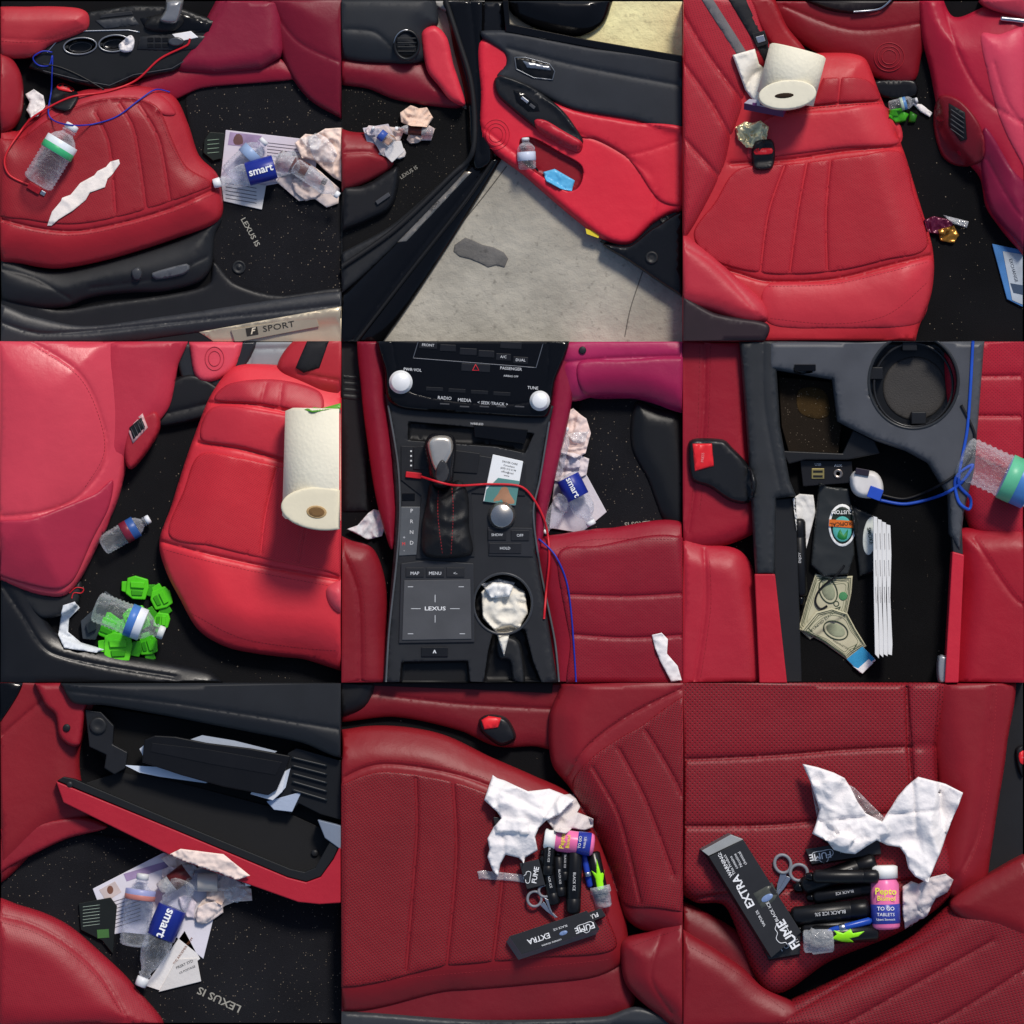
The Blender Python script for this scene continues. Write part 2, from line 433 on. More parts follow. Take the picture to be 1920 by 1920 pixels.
def CA(hx='161618',crumb=.03,cc='8a7c6a'):
    k=('C',hx,crumb)
    if k in MC:return MC[k]
    m,nt,b=newm('carpet');co=N(nt,'ShaderNodeNewGeometry').outputs['Position']
    n=N(nt,'ShaderNodeTexNoise');n.inputs['Scale'].default_value=380;n.inputs['Detail'].default_value=2;nt.links.new(co,n.inputs['Vector'])
    base=mixc(nt,n.outputs[0],[c*.3 for c in lin(hx)[:3]]+[1],[c*1.9 for c in lin(hx)[:3]]+[1])
    base=mixc(nt,.5,base,varied(nt,lin(hx),4,.5,co))
    last=base
    for sc_,th,rad in ((150,crumb,.26),(60,crumb*.3,.12)):
        v=N(nt,'ShaderNodeTexVoronoi');v.inputs['Scale'].default_value=sc_;nt.links.new(co,v.inputs['Vector'])
        sp=N(nt,'ShaderNodeSeparateColor');nt.links.new(v.outputs['Color'],sp.inputs[0])
        l1=N(nt,'ShaderNodeMath',operation='LESS_THAN');l1.inputs[1].default_value=th;nt.links.new(sp.outputs[0],l1.inputs[0])
        rr=N(nt,'ShaderNodeMath',operation='MULTIPLY');rr.inputs[1].default_value=rad;nt.links.new(sp.outputs[1],rr.inputs[0])
        l2=N(nt,'ShaderNodeMath',operation='LESS_THAN');nt.links.new(v.outputs[0],l2.inputs[0]);nt.links.new(rr.outputs[0],l2.inputs[1])
        mm=N(nt,'ShaderNodeMath',operation='MULTIPLY');nt.links.new(l1.outputs[0],mm.inputs[0]);nt.links.new(l2.outputs[0],mm.inputs[1])
        m2=N(nt,'ShaderNodeMath',operation='MULTIPLY');nt.links.new(mm.outputs[0],m2.inputs[0]);nt.links.new(sp.outputs[2],m2.inputs[1])
        last=mixc(nt,m2.outputs[0],last,lin(cc))
    nt.links.new(last,b.inputs['Base Color']);b.inputs['Roughness'].default_value=.95;b.inputs['Specular IOR Level'].default_value=.1
    bump(nt,b,co,[('n',300,.6)])
    MC[k]=m;return m
def CO(hx):
    k=('K',hx)
    if k in MC:return MC[k]
    m,nt,b=newm('concrete');co=N(nt,'ShaderNodeNewGeometry').outputs['Position']
    c=varied(nt,lin(hx),6,.22,co)
    n=N(nt,'ShaderNodeTexNoise');n.inputs['Scale'].default_value=45;n.inputs['Detail'].default_value=8;nt.links.new(co,n.inputs['Vector'])
    r=N(nt,'ShaderNodeMapRange');r.inputs[1].default_value=.6;r.inputs[2].default_value=.75;nt.links.new(n.outputs[0],r.inputs[0])
    c=mixc(nt,r.outputs[0],c,[q*.55 for q in lin(hx)[:3]]+[1])
    nt.links.new(c,b.inputs['Base Color']);b.inputs['Roughness'].default_value=.9
    bump(nt,b,co,[('n',30,.3),('n',200,.4)])
    MC[k]=m;return m
def CL(tint=(.96,.97,1,1),op=.05):
    k=('CL',tint,op)
    if k in MC:return MC[k]
    m,nt,b=newm('clear_plastic');b.inputs['Base Color'].default_value=(.85,.87,.9,1);b.inputs['Roughness'].default_value=.08;b.inputs['Specular IOR Level'].default_value=1
    tr=N(nt,'ShaderNodeBsdfTransparent');tr.inputs[0].default_value=tint
    lw=N(nt,'ShaderNodeLayerWeight');lw.inputs[0].default_value=.35
    mr=N(nt,'ShaderNodeMapRange');mr.inputs[3].default_value=op;mr.inputs[4].default_value=.62;nt.links.new(lw.outputs['Facing'],mr.inputs[0])
    mx=N(nt,'ShaderNodeMixShader');nt.links.new(mr.outputs[0],mx.inputs[0]);nt.links.new(tr.outputs[0],mx.inputs[1]);nt.links.new(b.outputs[0],mx.inputs[2])
    nt.links.new(mx.outputs[0],nt.nodes['Material Output'].inputs[0])
    co=N(nt,'ShaderNodeNewGeometry').outputs['Position'];bump(nt,b,co,[('n',45,1)])
    nb=[n for n in nt.nodes if n.type=='BUMP'][-1]; nt.links.new(nb.outputs[0],lw.inputs['Normal'])
    MC[k]=m;return m
BK=PL('17171a',.45);BK2=PL('232426',.45);BG=PL('0a0a0c',.12,0);GR=PL('404145',.5);WH=PA('f0eeee');TI=PA('ece6e4',.03,.2);TW=PL('e8e8ea',.6,0)
ST=PL('6a1420',.7,0);SL=PL('b8babf',.3,.05,1);FILM=CL((.97,.95,.94,1),.4)
RC=PL('c8202c',.4,0);BC=PL('1c2f9e',.4,0)
RB=PL('e02830',.35,0)
# ---------------- object builders
def bottle(x0,y0,x1,y1,r,lab=None,cap='e8e8e8',label='clear plastic water bottle lying on its side',grp=None,clear=None,word=None,wcol='ffffff',z=None):
    cx,cy=(x0+x1)/2,(y0+y1)/2
    ts=np.linspace(.2,1,6); gz=G(x0+(x1-x0)*ts,y0+(y1-y0)*ts); zc=float(np.median(gz))+r+.5 if z is None else z
    t=T('plastic_bottle',label,'bottle',cx,cy,grp,zc-r)
    prof=[(.07,.3*r),(.1,.36*r),(.105,.44*r),(.125,.44*r),(.13,.34*r),(.16,.42*r),(.22,.72*r),(.3,.94*r),(.35,r)]
    a,b=(lab[0],lab[1]) if lab else (.45,.45)
    q=.37
    while q<.95:
        if a-.01<q<b+.01: prof.append((q,.97*r)); q+=.03
        else: prof+= [(q,r),(q+.025,.93*r)]; q+=.055
    prof+=[(.965,.95*r),(.99,.75*r),(1,.45*r)]
    lathe(t,'bottle_body',(x0,y0),(x1,y1),prof,clear or CL(),zc)
    lathe(t,'cap',(x0,y0),(x1,y1),[(0,.3*r),(.006,.4*r),(.04,.42*r),(.085,.42*r),(.086,.3*r)],PL(cap,.4,0),zc)
    if lab:
        lathe(t,'paper_label',(x0,y0),(x1,y1),[(a,r*1.0),(a+.005,r*1.03),(b-.005,r*1.03),(b,r*1.0)],PL(lab[2],.35,0),zc)
        if len(lab)>3:
            mm=(a+b)/2
            lathe(t,'label_band',(x0,y0),(x1,y1),[(mm,r*1.03),(mm+.004,r*1.045),(b-.004,r*1.045),(b-.001,r*1.03)],PL(lab[3],.35,0),zc)
    if word:
        rot=math.degrees(math.atan2(-(y1-y0),x1-x0))+word[1]
        f=(a+b)/2; txt(t,word[0],x0+(x1-x0)*f,y0+(y1-y0)*f,word[2],rot,PL(wcol,.5,0),bold=word[3] if len(word)>3 else 0,up=.8)
    return t
def buckle(pts,btn,label='black seat belt buckle with a red release button',h=14):
    p=np.array(pp(pts)).mean(0); t=T('seat_belt_buckle',label,'seat belt buckle',p[0],p[1])
    puff(t,'housing',pts,BK,h=h,r=5,step=8)
    puff(t,'release_button',btn,RB,h=2.5,r=2,step=8)
    txt(t,'PRESS',*np.array(pp(btn)).mean(0),3,0,PL('ff8080',.5,0))
def base(mat,name='floor'):
    x0,y0,x1,y1=CELL
    HM[y0//2:y1//2,x0//2:x1//2]=0
    mk(('','structure'),name,[(x0,y0,0),(x1,y0,0),(x1,y1,0),(x0,y1,0)],[[3,2,1,0]],mat,flat=True)
def foil(par,name,pts,hx,amp=8,fr=14,metal=.9):
    return sheet(par,name,pts,PL(hx,.25,0,metal),amp=amp,fr=fr,step=3)
def vape(x0,y0,x1,y1,r,word='ENJOY',hx='131315',grp='black disposable vape pens',label='black disposable vape pen with white lettering',flip=0):
    z=float(np.median(G(np.linspace(x0,x1,5),np.linspace(y0,y1,5))))+r*.8
    t=T('vape_pen',label,'vape pen',(x0+x1)/2,(y0+y1)/2,grp,z-r*.8)
    lathe(t,'pen_body',(x0,y0),(x1,y1),[(0,.4*r),(.02,.8*r),(.06,r),(.75,r),(.76,.93*r),(.77,r),(.95,r),(.985,.8*r),(1,.4*r)],PL(hx,.35,.08),z)
    lathe(t,'mouthpiece',(x0,y0),(x1,y1),[(-.1,.3*r),(-.09,.5*r),(-.02,.62*r),(.0,.62*r)],PL('0a0a0c',.2,0),z)
    if word: txt(t,word,x0+(x1-x0)*.5,y0+(y1-y0)*.5,max(3.2,r*.36),math.degrees(math.atan2(-(y1-y0),x1-x0))+flip,PL('d8d8d8',.5,0))
def cloudmark(par,x,y,s,rot,mat):
    a=math.radians(rot)
    pts=[(-1,.35),(-1.15,0),(-.9,-.3),(-.6,-.35),(-.4,-.75),(.1,-.85),(.45,-.5),(.85,-.5),(1.1,-.1),(1,.3),(.6,.4),(0,.38),(-.6,.42)]
    q=[(x+(u*math.cos(a)+v*math.sin(a))*s,y+(-u*math.sin(a)+v*math.cos(a))*s) for u,v in pts]
    tube(par,'cloud_emblem',q,.7,mat,closed=True,step=3,win=1,seg=5)
def blob(cx,cy,s,n,rot=0,asp=.7):
    out=[]
    for k in range(n):
        a=2*math.pi*k/n; q=s*(.65+.5*random.random()); x=q*math.cos(a);y=q*asp*math.sin(a); c=math.radians(rot)
        out.append((cx+x*math.cos(c)-y*math.sin(c),cy+x*math.sin(c)+y*math.cos(c)))
    return out
def scraps(lst,fr=14):
    for cx,cy,s,rot,hx,kind in lst:
        if kind=='f': sheet(('crinkled clear plastic film in the trash pile','plastic film','crumpled trash scraps'),'plastic_film',blob(cx,cy,s,9,rot),FILM,amp=8,fr=fr,step=3)
        else: sheet(('crumpled paper scrap in the trash pile','crumpled paper','crumpled trash scraps'),'crumpled_paper',blob(cx,cy,s,9,rot),PA(hx,.08,.2),amp=7,fr=fr,step=3)
def lettering_on(o,*a,**k):
    e=T('t','','',0,0); e['org']=tuple([o.location.x/S+960,960-o.location.y/S,o.location.z/S]); n0=set(bpy.data.objects)
    txt(e,*a,**k)
    for c in set(bpy.data.objects)-n0: c.parent=o
    bpy.data.objects.remove(e)

################ PANEL 1
cell(0,0)
base(CA('131315',.02))
R1='a42832'
mt=puff(('black carpet floor mat scattered with crumbs','floor mat'),'floor_mat','350,165 450,140 660,130 660,560 520,565 425,530 395,480 365,300',CA('1b1b1e',.4),h=4,r=8,z=0)
lettering_on(mt,'LEXUS IS',468,434,9.5,-61,PL('a09c90',.6,0),sx=1.15,bold=1)
vlathe(('round black mat fastener on the floor mat','mat fastener'),'mat_fastener',447,500,[(13,0),(13,2),(10,4),(9,2),(4,2),(3,4)],BK2)
d=T('dashboard','dark red leather lower dashboard above the footwell','dashboard',570,80)
puff(d,'glove_box_panel','470,-30 700,-30 700,265 640,222 585,190 550,150 528,105 505,50',LE('74182e'),h=40,r=60,z=8,seams=['495,-10 555,75 640,118'],sd=3,tilt=(-.02,0))
c=T('center_console','black and red console with cup holders and red armrest','center console',250,80)
puff(c,'lower_side_panel','225,172 260,150 330,118 520,108 545,122 556,146 380,163 310,188',LE('8c1c34'),h=10,r=16,z=10)
puff(c,'knee_panel','318,124 335,100 378,48 420,-30 520,-30 528,30 530,90 526,106 490,128 400,138 340,134',LE('84203a'),h=22,r=14,z=18,crv=0,tilt=(.05,.04),seams=['328,124 372,70 432,-10'],sd=3)
puff(c,'console_body','52,126 66,98 112,62 168,20 250,8 330,10 412,40 402,66 385,96 325,134 250,148 205,170 140,155',PL('17181a',.4),h=10,r=6,z=22,crv=0,dents=[(ell(150,86,30,15,-5),14,3,1),(ell(214,81,28,14,-5),14,3,1)],mat2=BG)
for x,y in ((150,86),(214,81)):
    tube(c,'cup_ring',ell(x,y,31 if x<200 else 29,15.5,-5),1.6,PL('8a8c90',.3,0,.7),closed=True,zfix=34)
    tube(c,'cup_step',ell(x,y+2,21,9,-5),.9,GR,closed=True,zfix=24)
    item(c,'cup_clip',rect(x-26,y+2,8,6,-5),BK2,h=4,z=26)
puff(c,'touchpad','178,38 250,30 262,46 196,54',PL('34363a',.4),h=3,r=2,crv=0)
item(c,'pad_button','192,26 246,20 250,27 186,34',PL('26272a',.4),h=2)
puff(c,'gear_surround','262,34 330,22 398,44 392,60 330,60 275,58',BG,h=3,r=2,crv=0)
puff(c,'control_panel','262,68 330,60 392,68 372,92 320,96 256,92',PL('222326',.35),h=3,r=2,crv=0)
for k in range(3):
    for j in range(2): item(c,'console_button',rect(282+k*14,74+j*11,11,8,-3),PL('0e0e10',.3),h=1.5)
vlathe(c,'control_knob',330,78,[(15,0),(15,7),(12,10),(10,10)],PL('55575c',.3,0,.6),sy=.55)
tube(c,'chrome_trim','88,98 112,70 150,58 240,56 262,60',1.3,SL,crv=0);tube(c,'chrome_trim','80,132 150,150 205,160 250,140 322,128 382,92',1,GR,crv=0)
puff(c,'shift_boot','270,50 285,30 330,24 345,40 325,58 290,60',PL('141416',.55,.3),h=14,r=14,nz=(3,14))
puff(c,'shift_lever','300,40 310,20 316,-20 344,-20 340,24 330,44',PL('8a8a8c',.25,0,.5),h=14,r=7,z=52,zb=36)
puff(c,'armrest','-30,22 60,12 140,14 164,24 166,50 150,62 95,84 62,106 -30,100',LE('b0363e'),h=22,r=18,z=34,seams=['-20,72 80,76 120,66 164,48'],sd=2)
stitch(c,'-10,77 60,81 110,70 160,54',ST)
puff(('crumpled white tissue inside the cup holder','tissue'),'tissue','226,95 222,84 234,72 246,66 252,76 248,94 236,98',TI,h=6,r=4,nz=(7,11),step=3)
item(('white card lying on the console controls','card'),'small_card','322,64 358,58 372,70 336,78',WH,h=2)
s=T('door_sill','black door sill with brushed metal scuff plate','door sill',320,600)
puff(s,'lower_trim','-20,540 100,578 200,566 330,548 390,530 400,490 440,530 520,552 660,545 660,660 -20,660',BK,h=6,r=10,z=6)
puff(s,'sill_step','-20,570 60,592 160,610 320,590 660,545 660,600 400,620 100,660 -20,660',PL('2c2d31',.4),h=10,r=14,z=12,seams=['-10,600 80,625 320,605 650,570'])
puff(s,'scuff_plate','372,622 660,570 660,660 430,660',PL('d0c0a4',.35,.1,.5),h=2,r=2,crv=0)
item(s,'badge','432,618 592,592 598,612 440,642',PL('a89c88',.4,0,.5),h=1.5)
txt(s,'SPORT',522,612,11,10,PL('2a2622',.5,0),sx=1.3,up=1)
item(s,'badge_square',rect(472,621,22,15,-10),PL('2a2622',.5,0),h=1);txt(s,'F',472,621,11,10,PL('d8ccb4',.5,0),shear=.4,bold=2,up=1)
b=T('car_seat','red leather front seat with perforated cushion and black base','car seat',200,340)
puff(b,'seat_base','-20,455 60,500 130,505 330,450 412,405 402,440 395,500 372,528 310,545 250,548 200,552 160,560 120,575 60,575 -20,545',PL('1f2023',.5),h=22,r=22,z=10,seams=['-20,500 60,520 130,560','170,540 300,520 390,480'],sd=3)
puff(b,'seat_back','-40,95 10,100 34,128 42,165 38,215 15,245 -40,250',LE('962630'),h=34,r=25,z=30)
puff(b,'seat_cushion','-30,225 30,245 60,212 130,175 210,158 290,163 328,182 352,232 372,290 404,322 414,352 410,412 330,446 210,484 110,503 40,494 -30,474',LE(R1),h=44,r=34,z=16,seams=['-30,402 60,426 140,434 230,418 330,388 412,350'],sd=7,sw=3,tilt=(0,.03))
puff(b,'smooth_bolster','50,250 110,192 200,166 270,164 312,186 330,214 305,216 270,192 225,186 160,198 100,232 60,262',LE('ac343e'),h=6,r=8)
puff(b,'perforated_insert','-20,270 40,258 95,222 170,190 235,182 275,190 300,205 325,265 350,312 392,338 395,350 330,376 230,406 140,421 60,414 -20,390',LE('98262e',(6,20,.8)),h=3,r=4,seams=['225,196 250,240 262,300 275,392','180,214 205,270 218,400','262,198 298,262 320,378'],sd=5,sw=2.5)
stitch(b,'-10,412 60,434 140,442 230,426 330,396 408,362',ST)
stitch(b,'66,268 104,238 162,204 228,191 268,195 294,212 320,270 345,318',ST)
puff(b,'seat_switch','284,512 350,494 356,503 345,514 292,524',PL('5a5c60',.35),h=8,r=4)
puff(b,'seat_switch','246,506 260,500 266,512 262,526 250,524',PL('3a3c40',.35),h=8,r=4)
buckle('92,172 112,155 140,168 148,185 130,210 95,200','104,158 116,153 138,165 134,172 108,167')
sheet(('crumpled white tissue beside the seat back','tissue'),'tissue','46,175 62,166 80,178 84,200 72,218 58,222 48,205 54,190',TI,amp=12,fr=14)
sheet(('torn strip of white paper towel on the seat','paper towel'),'paper_towel','90,424 99,398 116,378 118,372 134,366 152,344 178,330 184,322 200,314 208,304 224,300 226,308 210,330 203,336 198,352 170,362 162,376 138,396 112,412 98,424',PA('f2e8e0',.03,.3),amp=4,fr=40,lift=1)
bottle(140,236,72,348,31,(.28,.48,'dfe6ea','3fae74'),label='clear water bottle with green and white label on the seat')
tube(('red charging cable snaking across the seat','cable'),'charging_cable','356,72 352,84 300,110 255,150 200,172 130,184 60,222 30,260 10,300 20,330 62,350',2,RC)
t=T('cable_plug','red plug at the end of the charging cable','cable plug',70,358); item(t,'plug_grip',rect(66,354,26,13,30),PL('b01c28',.4,0),h=6); item(t,'metal_tip',rect(82,363,10,8,30),SL,h=4)
tube(('thin blue cable curling over the seat','cable'),'charging_cable','98,98 80,96 62,108 72,122 92,122 98,104 96,160 92,215 112,232 150,238 215,222 262,188 292,168 318,172',1.4,BC)
tube(('thin black cable from the console','cable'),'charging_cable','80,120 110,125 150,142 195,168',1.6,BK)
t=T('product_carton','black and green printed carton on the mat','carton',400,270)
item(t,'carton_face','382,262 392,246 420,248 414,296 398,300 380,285',PL('20241f',.35,0),h=8)
for k in range(4): tube(t,'text_line',[(388,262+k*8),(410,260+k*8)],.7,PL('8aa08a',.8,0),crv=0,seg=4)
t=T('brochure','white printed brochure with a purple photo','brochure',500,270)
item(t,'brochure_page','422,242 560,258 600,262 588,330 480,350 412,338',PA('d8ced8',.06,.05),h=2)
item(t,'printed_photo','430,246 490,253 484,276 426,270',PA('a08aa8',.4,.05),h=.6);puff(t,'photo_figure','436,262 442,250 452,252 454,268 440,270',PL('6a4a48',.5,0),h=.5,r=.5)
for k in range(5): tube(t,'text_line',[(500,266+k*6),(570,274+k*6)],.6,PL('77707a',.8,0),crv=0,seg=4)
t=T('letter','folded white letter with printed lines on the mat','letter',450,360)
item(t,'letter_page','412,330 498,346 490,392 418,376',PA('d9d6d4',.05,.05),h=2)
for k in range(5): tube(t,'text_line',[(422,342+k*7),(480,352+k*7)],.6,PL('66646a',.8,0),crv=0,seg=4)
sheet(('crumpled cream paper in the trash pile','crumpled paper'),'crumpled_paper','520,300 560,290 600,320 636,352 634,380 612,388 590,372 560,376 530,350 505,330',PA('e6d4ca',.06,.2),amp=8,fr=26,lift=1)
scraps([(530,312,26,20,'e2d4d2','p'),(580,350,34,30,'e0ccc0','p'),(500,330,22,0,'dccece','p')],18)
bottle(612,342,520,292,15,(.4,.7,'5a2018'),cap='2a1512',clear=CL((.55,.22,.14,1),.35),label='brown plastic drink bottle in the trash pile')
bottle(636,368,552,310,16,None,label='crushed clear bottle lying on crumpled paper')
sheet(('crumpled translucent white plastic bag','plastic bag'),'plastic_bag','552,268 572,250 590,252 610,240 650,238 650,345 625,332 606,316 590,300 566,296',PA('f4dacb',.04,.1),amp=18,fr=26,step=3,lift=5)
scraps([(606,280,34,50,'f0dcd0','f'),(585,268,24,10,'f0dcd0','f')],20)
bottle(497,262,428,330,22,(.3,.5,'8fa6c8'),label='clear ribbed water bottle on the brochure')
bottle(400,345,560,300,22,(.4,.72,'1f2f8e'),word=('smart',0,14,1.5),label='clear water bottle with blue label lettered smart')

################ PANEL 2
cell(1,0)
base(CO('aaa496'),'ground')
puff(('','structure'),'pavement','1000,-20 1300,-20 1300,135 1180,110 1000,75',CO('f0dfa8'),h=1,r=2,z=1,crv=0)  # sunlit part of the concrete, sunlight painted in as a brighter yellow base colour
puff(('dark grey asphalt patch on the concrete ground','asphalt patch'),'asphalt_patch','852,458 872,444 884,448 905,458 925,462 945,472 953,484 946,500 930,496 915,500 900,492 880,484 862,480 850,470',CO('6a6763'),h=1.2,r=2,z=.6,step=6,nz=(.6,6),crv=0)
tube(('narrow expansion joint groove across the concrete','expansion joint'),'expansion_joint','1172,630 1182,580 1198,530 1208,500',1,CO('6e6a62'),zfix=.1)
tube(('narrow expansion joint groove beside the car','expansion joint'),'expansion_joint','680,640 760,545 830,460 900,375 950,310',1,CO('5f5b54'),zfix=.2)
t=T('car_body','black car body side with door sill and rubber seals','car body',800,350)
puff(t,'footwell','620,150 700,165 830,190 885,215 890,300 760,420 620,470',CA('161617',.4),h=3,r=4,z=3)
txt(t,'LEXUS IS',766,322,7,33,PL('a09c90',.6,0))
puff(t,'sill_panel','915,292 940,298 700,660 600,660 600,600 735,450 880,300',BG,h=14,r=14,z=6,seams=['905,320 800,450 660,640'],sd=3)
puff(t,'scuff_plate','862,318 884,322 762,452 735,455',PL('a49a8c',.3,.1,.8),h=2,r=2,crv=0);txt(t,'SPORT',815,385,6,48,PL('3a3632',.5,0))
puff(t,'sill_trim','884,300 850,320 735,420 620,490 620,560 720,480 860,338',BK2,h=8,r=8,z=12)
puff(t,'door_frame','850,-20 905,-20 910,100 918,200 925,300 890,320 878,270 872,180 850,90 838,30 820,-20',BG,h=20,r=12,z=10,seams=['880,-10 892,100 900,290'],sd=3)
tube(t,'rubber_seal','832,-10 858,70 882,150 890,230 884,290 850,325 740,430 640,500',5,PL('1a1a1c',.6),win=2)
tube(t,'outer_seal','925,300 870,380 760,520 660,650',4,PL('101012',.5))
puff(t,'front_fender','905,-30 935,-30 925,20 905,60 898,20',PL('b8b4ae',.3),h=8,r=6,z=8)
puff(t,'windscreen_corner','780,-20 905,-20 900,20 880,0 860,30',PL('9d9a94',.3),h=6,r=5,z=14)
d=T('dashboard','black dashboard with round air vent and red lower panel','dashboard',740,100)
puff(d,'lower_dash','620,100 700,105 790,112 830,150 868,196 830,200 740,185 690,165 620,150',LE('7c1a2c'),h=20,r=20,z=10)
puff(d,'dash_top','620,-20 800,-20 822,40 800,60 796,110 740,118 620,96',PL('26282c',.55),h=26,r=26,z=26,seams=['620,55 700,60 735,90'])
puff(d,'dash_end_panel','790,62 815,48 838,70 850,120 860,150 872,196 845,188 822,160 800,130',LE('cc3a48'),h=14,r=12,z=34)
vlathe(d,'air_vent',763,85,[(30,0),(30,5),(27,8),(24,6),(22,-8),(6,-8),(4,0)],PL('17181b',.35),sx=.85,sy=1)
tube(d,'vent_ring',ell(763,85,24,28),1.3,SL,closed=True,win=1,lift=3)
for k in (-12,-4,4,12): tube(d,'vent_slat',[(745,85+k),(781,85+k)],1.5,BK2,crv=0,lift=5)
s=T('car_seat','dark red leather front seat edge on black base','car seat',690,330)
puff(s,'seat_base','600,350 680,345 745,310 742,370 720,400 600,440',BK,h=20,r=12,z=10)
puff(s,'seat_cushion','600,240 660,246 705,252 728,275 736,310 690,340 640,358 600,360',LE('8a222a'),h=34,r=26,z=16,seams=['600,292 680,285 730,292'])
item(s,'seat_switch',rect(718,372,30,8,-35),GR,h=6)
item(('white printed page under the trash pile','brochure'),'brochure','680,240 728,232 740,262 712,292 690,272',PA('ccc4cc',.2),h=1.5)
sheet(('pile of crumpled white papers on the mat','crumpled paper'),'crumpled_paper','682,248 720,235 760,240 770,262 808,262 815,240 790,225 760,236 735,300 715,290 700,262',PA('d8c6c0',.1,.1),amp=6,fr=16,lift=1)
scraps([(700,245,18,0,'dccccc','p'),(780,256,20,0,'e0c8ba','p'),(745,285,16,0,'dcd4d0','p'),(725,262,16,0,'b08a74','p')],11)
item(('small white leaflet lying on the mat','leaflet'),'leaflet','716,268 752,264 758,284 735,305 722,292',PA('dcd6d2'),h=2)
bottle(698,240,738,272,10,(.35,.6,'3a55a0'),label='small clear bottle in the trash pile')
bottle(740,240,812,247,9,(.35,.7,'5a2a20'),label='brown bottle in the trash pile',clear=CL((.6,.3,.2,1),.3))
sheet(('crumpled translucent plastic bag by the bottles','plastic bag'),'plastic_bag','750,210 770,196 785,202 800,200 812,220 800,238 770,236 752,228',PA('eccdb8'),amp=14,fr=16,step=3)
d=T('car_door','open car door with bright red panel and black trim','car door',1090,250)
DR='d83042'
puff(d,'door_shell','905,-20 945,-20 948,50 1100,82 1300,118 1300,560 1270,548 1180,480 1125,452 1140,440 1000,330 903,250 897,80',PL('121316',.2,0),h=10,r=8,z=10,crv=0)
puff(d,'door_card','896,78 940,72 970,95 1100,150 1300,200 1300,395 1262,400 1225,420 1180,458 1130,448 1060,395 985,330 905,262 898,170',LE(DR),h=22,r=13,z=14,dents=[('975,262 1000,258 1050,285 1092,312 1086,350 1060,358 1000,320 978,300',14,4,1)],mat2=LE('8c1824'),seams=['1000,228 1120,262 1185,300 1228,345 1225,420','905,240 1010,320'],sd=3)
puff(d,'upper_trim','905,72 902,58 960,58 1100,85 1300,122 1300,245 1180,225 1070,205 1000,172 932,146 948,120 945,100',PL('272a30',.55),h=12,r=10,z=32,seams=['950,90 1090,125 1300,165'])
puff(d,'window_frame','940,-20 952,-20 956,45 1100,74 1300,108 1300,122 1100,88 948,60',BG,h=8,r=3,z=36,crv=0)
puff(d,'leather_insert','1008,180 1080,208 1180,228 1300,250 1300,372 1240,378 1180,300 1120,262 1085,255 1040,205',LE('cc3040'),h=6,r=8,seams=['1100,275 1180,290 1278,262'],sd=2)
puff(d,'armrest','926,152 938,141 975,152 1020,178 1056,208 1080,240 1094,266 1080,280 1050,266 1004,240 960,205 932,178',PL('1c1d20',.4),h=16,r=7,step=7)
puff(d,'armrest_pad','1002,226 1022,226 1060,248 1092,268 1086,286 1060,278 1012,250',LE('b42838'),h=6,r=5)
puff(d,'switch_plate','962,170 985,176 1008,196 1012,210 990,210 968,192',BG,h=2,r=2,crv=0); item(d,'switch_lever',rect(984,188,16,6,38),SL,h=2.5);item(d,'switch_lever',rect(998,200,12,6,38),GR,h=2.5)
puff(d,'handle_recess','965,108 985,108 1030,120 1040,134 1036,150 1000,146 968,130',PL('0d0e10',.3),h=1.5,r=2,crv=0)
tube(d,'recess_rim','965,108 985,108 1030,120 1040,134 1036,150 1000,146 968,130',1.2,PL('70747a',.3,0,.6),closed=True,crv=0,win=0)
puff(d,'door_handle','980,114 1030,124 1034,133 988,128',PL('8a8e96',.25,0,.7),h=5,r=2,crv=0)
for rr in (28,21,14): tube(d,'speaker_ring',ell(930,252,rr*.9,rr),.6,LE('c02c3c'),closed=True,step=4,win=1)
puff(d,'lower_edge','1130,458 1180,460 1228,425 1300,400 1300,560 1262,545 1180,490',PL('131417',.2,0),h=12,r=6,z=26)
vlathe(d,'grommet',1222,483,[(12,0),(12,3),(9,5),(7,2),(3,2)],BK2);vlathe(d,'grommet',1246,410,[(9,0),(9,3),(6,5),(5,2),(2,2)],BK2)
item(d,'warning_sticker','1098,428 1125,438 1122,446 1100,438',PA('e8d040'),h=1)
m=T('side_mirror','black side mirror housing seen through the window','side mirror',1045,20)
puff(m,'mirror_housing','950,-30 1150,-30 1146,10 1130,45 1090,66 1040,62 990,45 958,20',PL('0c0c0e',.15,0),h=24,r=24,z=10)
bottle(985,258,989,318,17,(.45,.72,'c8cfe0'),label='clear water bottle standing in the door pocket')
t=T('tissue_packet','light blue plastic tissue packet in the door pocket','tissue packet',1048,338)
sheet(t,'packet_wrap','1018,322 1040,316 1078,338 1072,358 1050,354 1024,340',PL('5fb4e0',.3,0),amp=5,fr=16,step=3,lift=5)

################ PANEL 3
cell(2,0)
base(CA('121214',.15))
RR='bc3038'
d=T('car_door','dark red rear door panel with round speaker','car door',1620,50)
puff(d,'door_card','1420,-20 1760,-20 1745,60 1730,100 1715,150 1660,150 1600,120 1540,100 1480,60',LE('7c1622'),h=18,r=20,z=6,seams=['1470,10 1600,55 1740,40'])
puff(d,'armrest','1490,-20 1690,-20 1668,8 1640,18 1600,25 1540,14',PL('1c1416',.4),h=14,r=8);tube(d,'door_pull','1600,22 1650,16 1675,-5',2,SL)
for rr in (28,21,14): tube(d,'speaker_ring',ell(1668,106,rr,rr*.95),.8,LE('9a2630'),closed=True,step=4,win=1)
puff(('black door sill opposite the rear seat','door sill'),'door_sill','1640,150 1715,148 1722,175 1690,185 1650,178',PL('121215',.3),h=10,r=6,z=4)
s=T('front_seat_back','red leather front seat backs with air vents','front seat',1850,200)
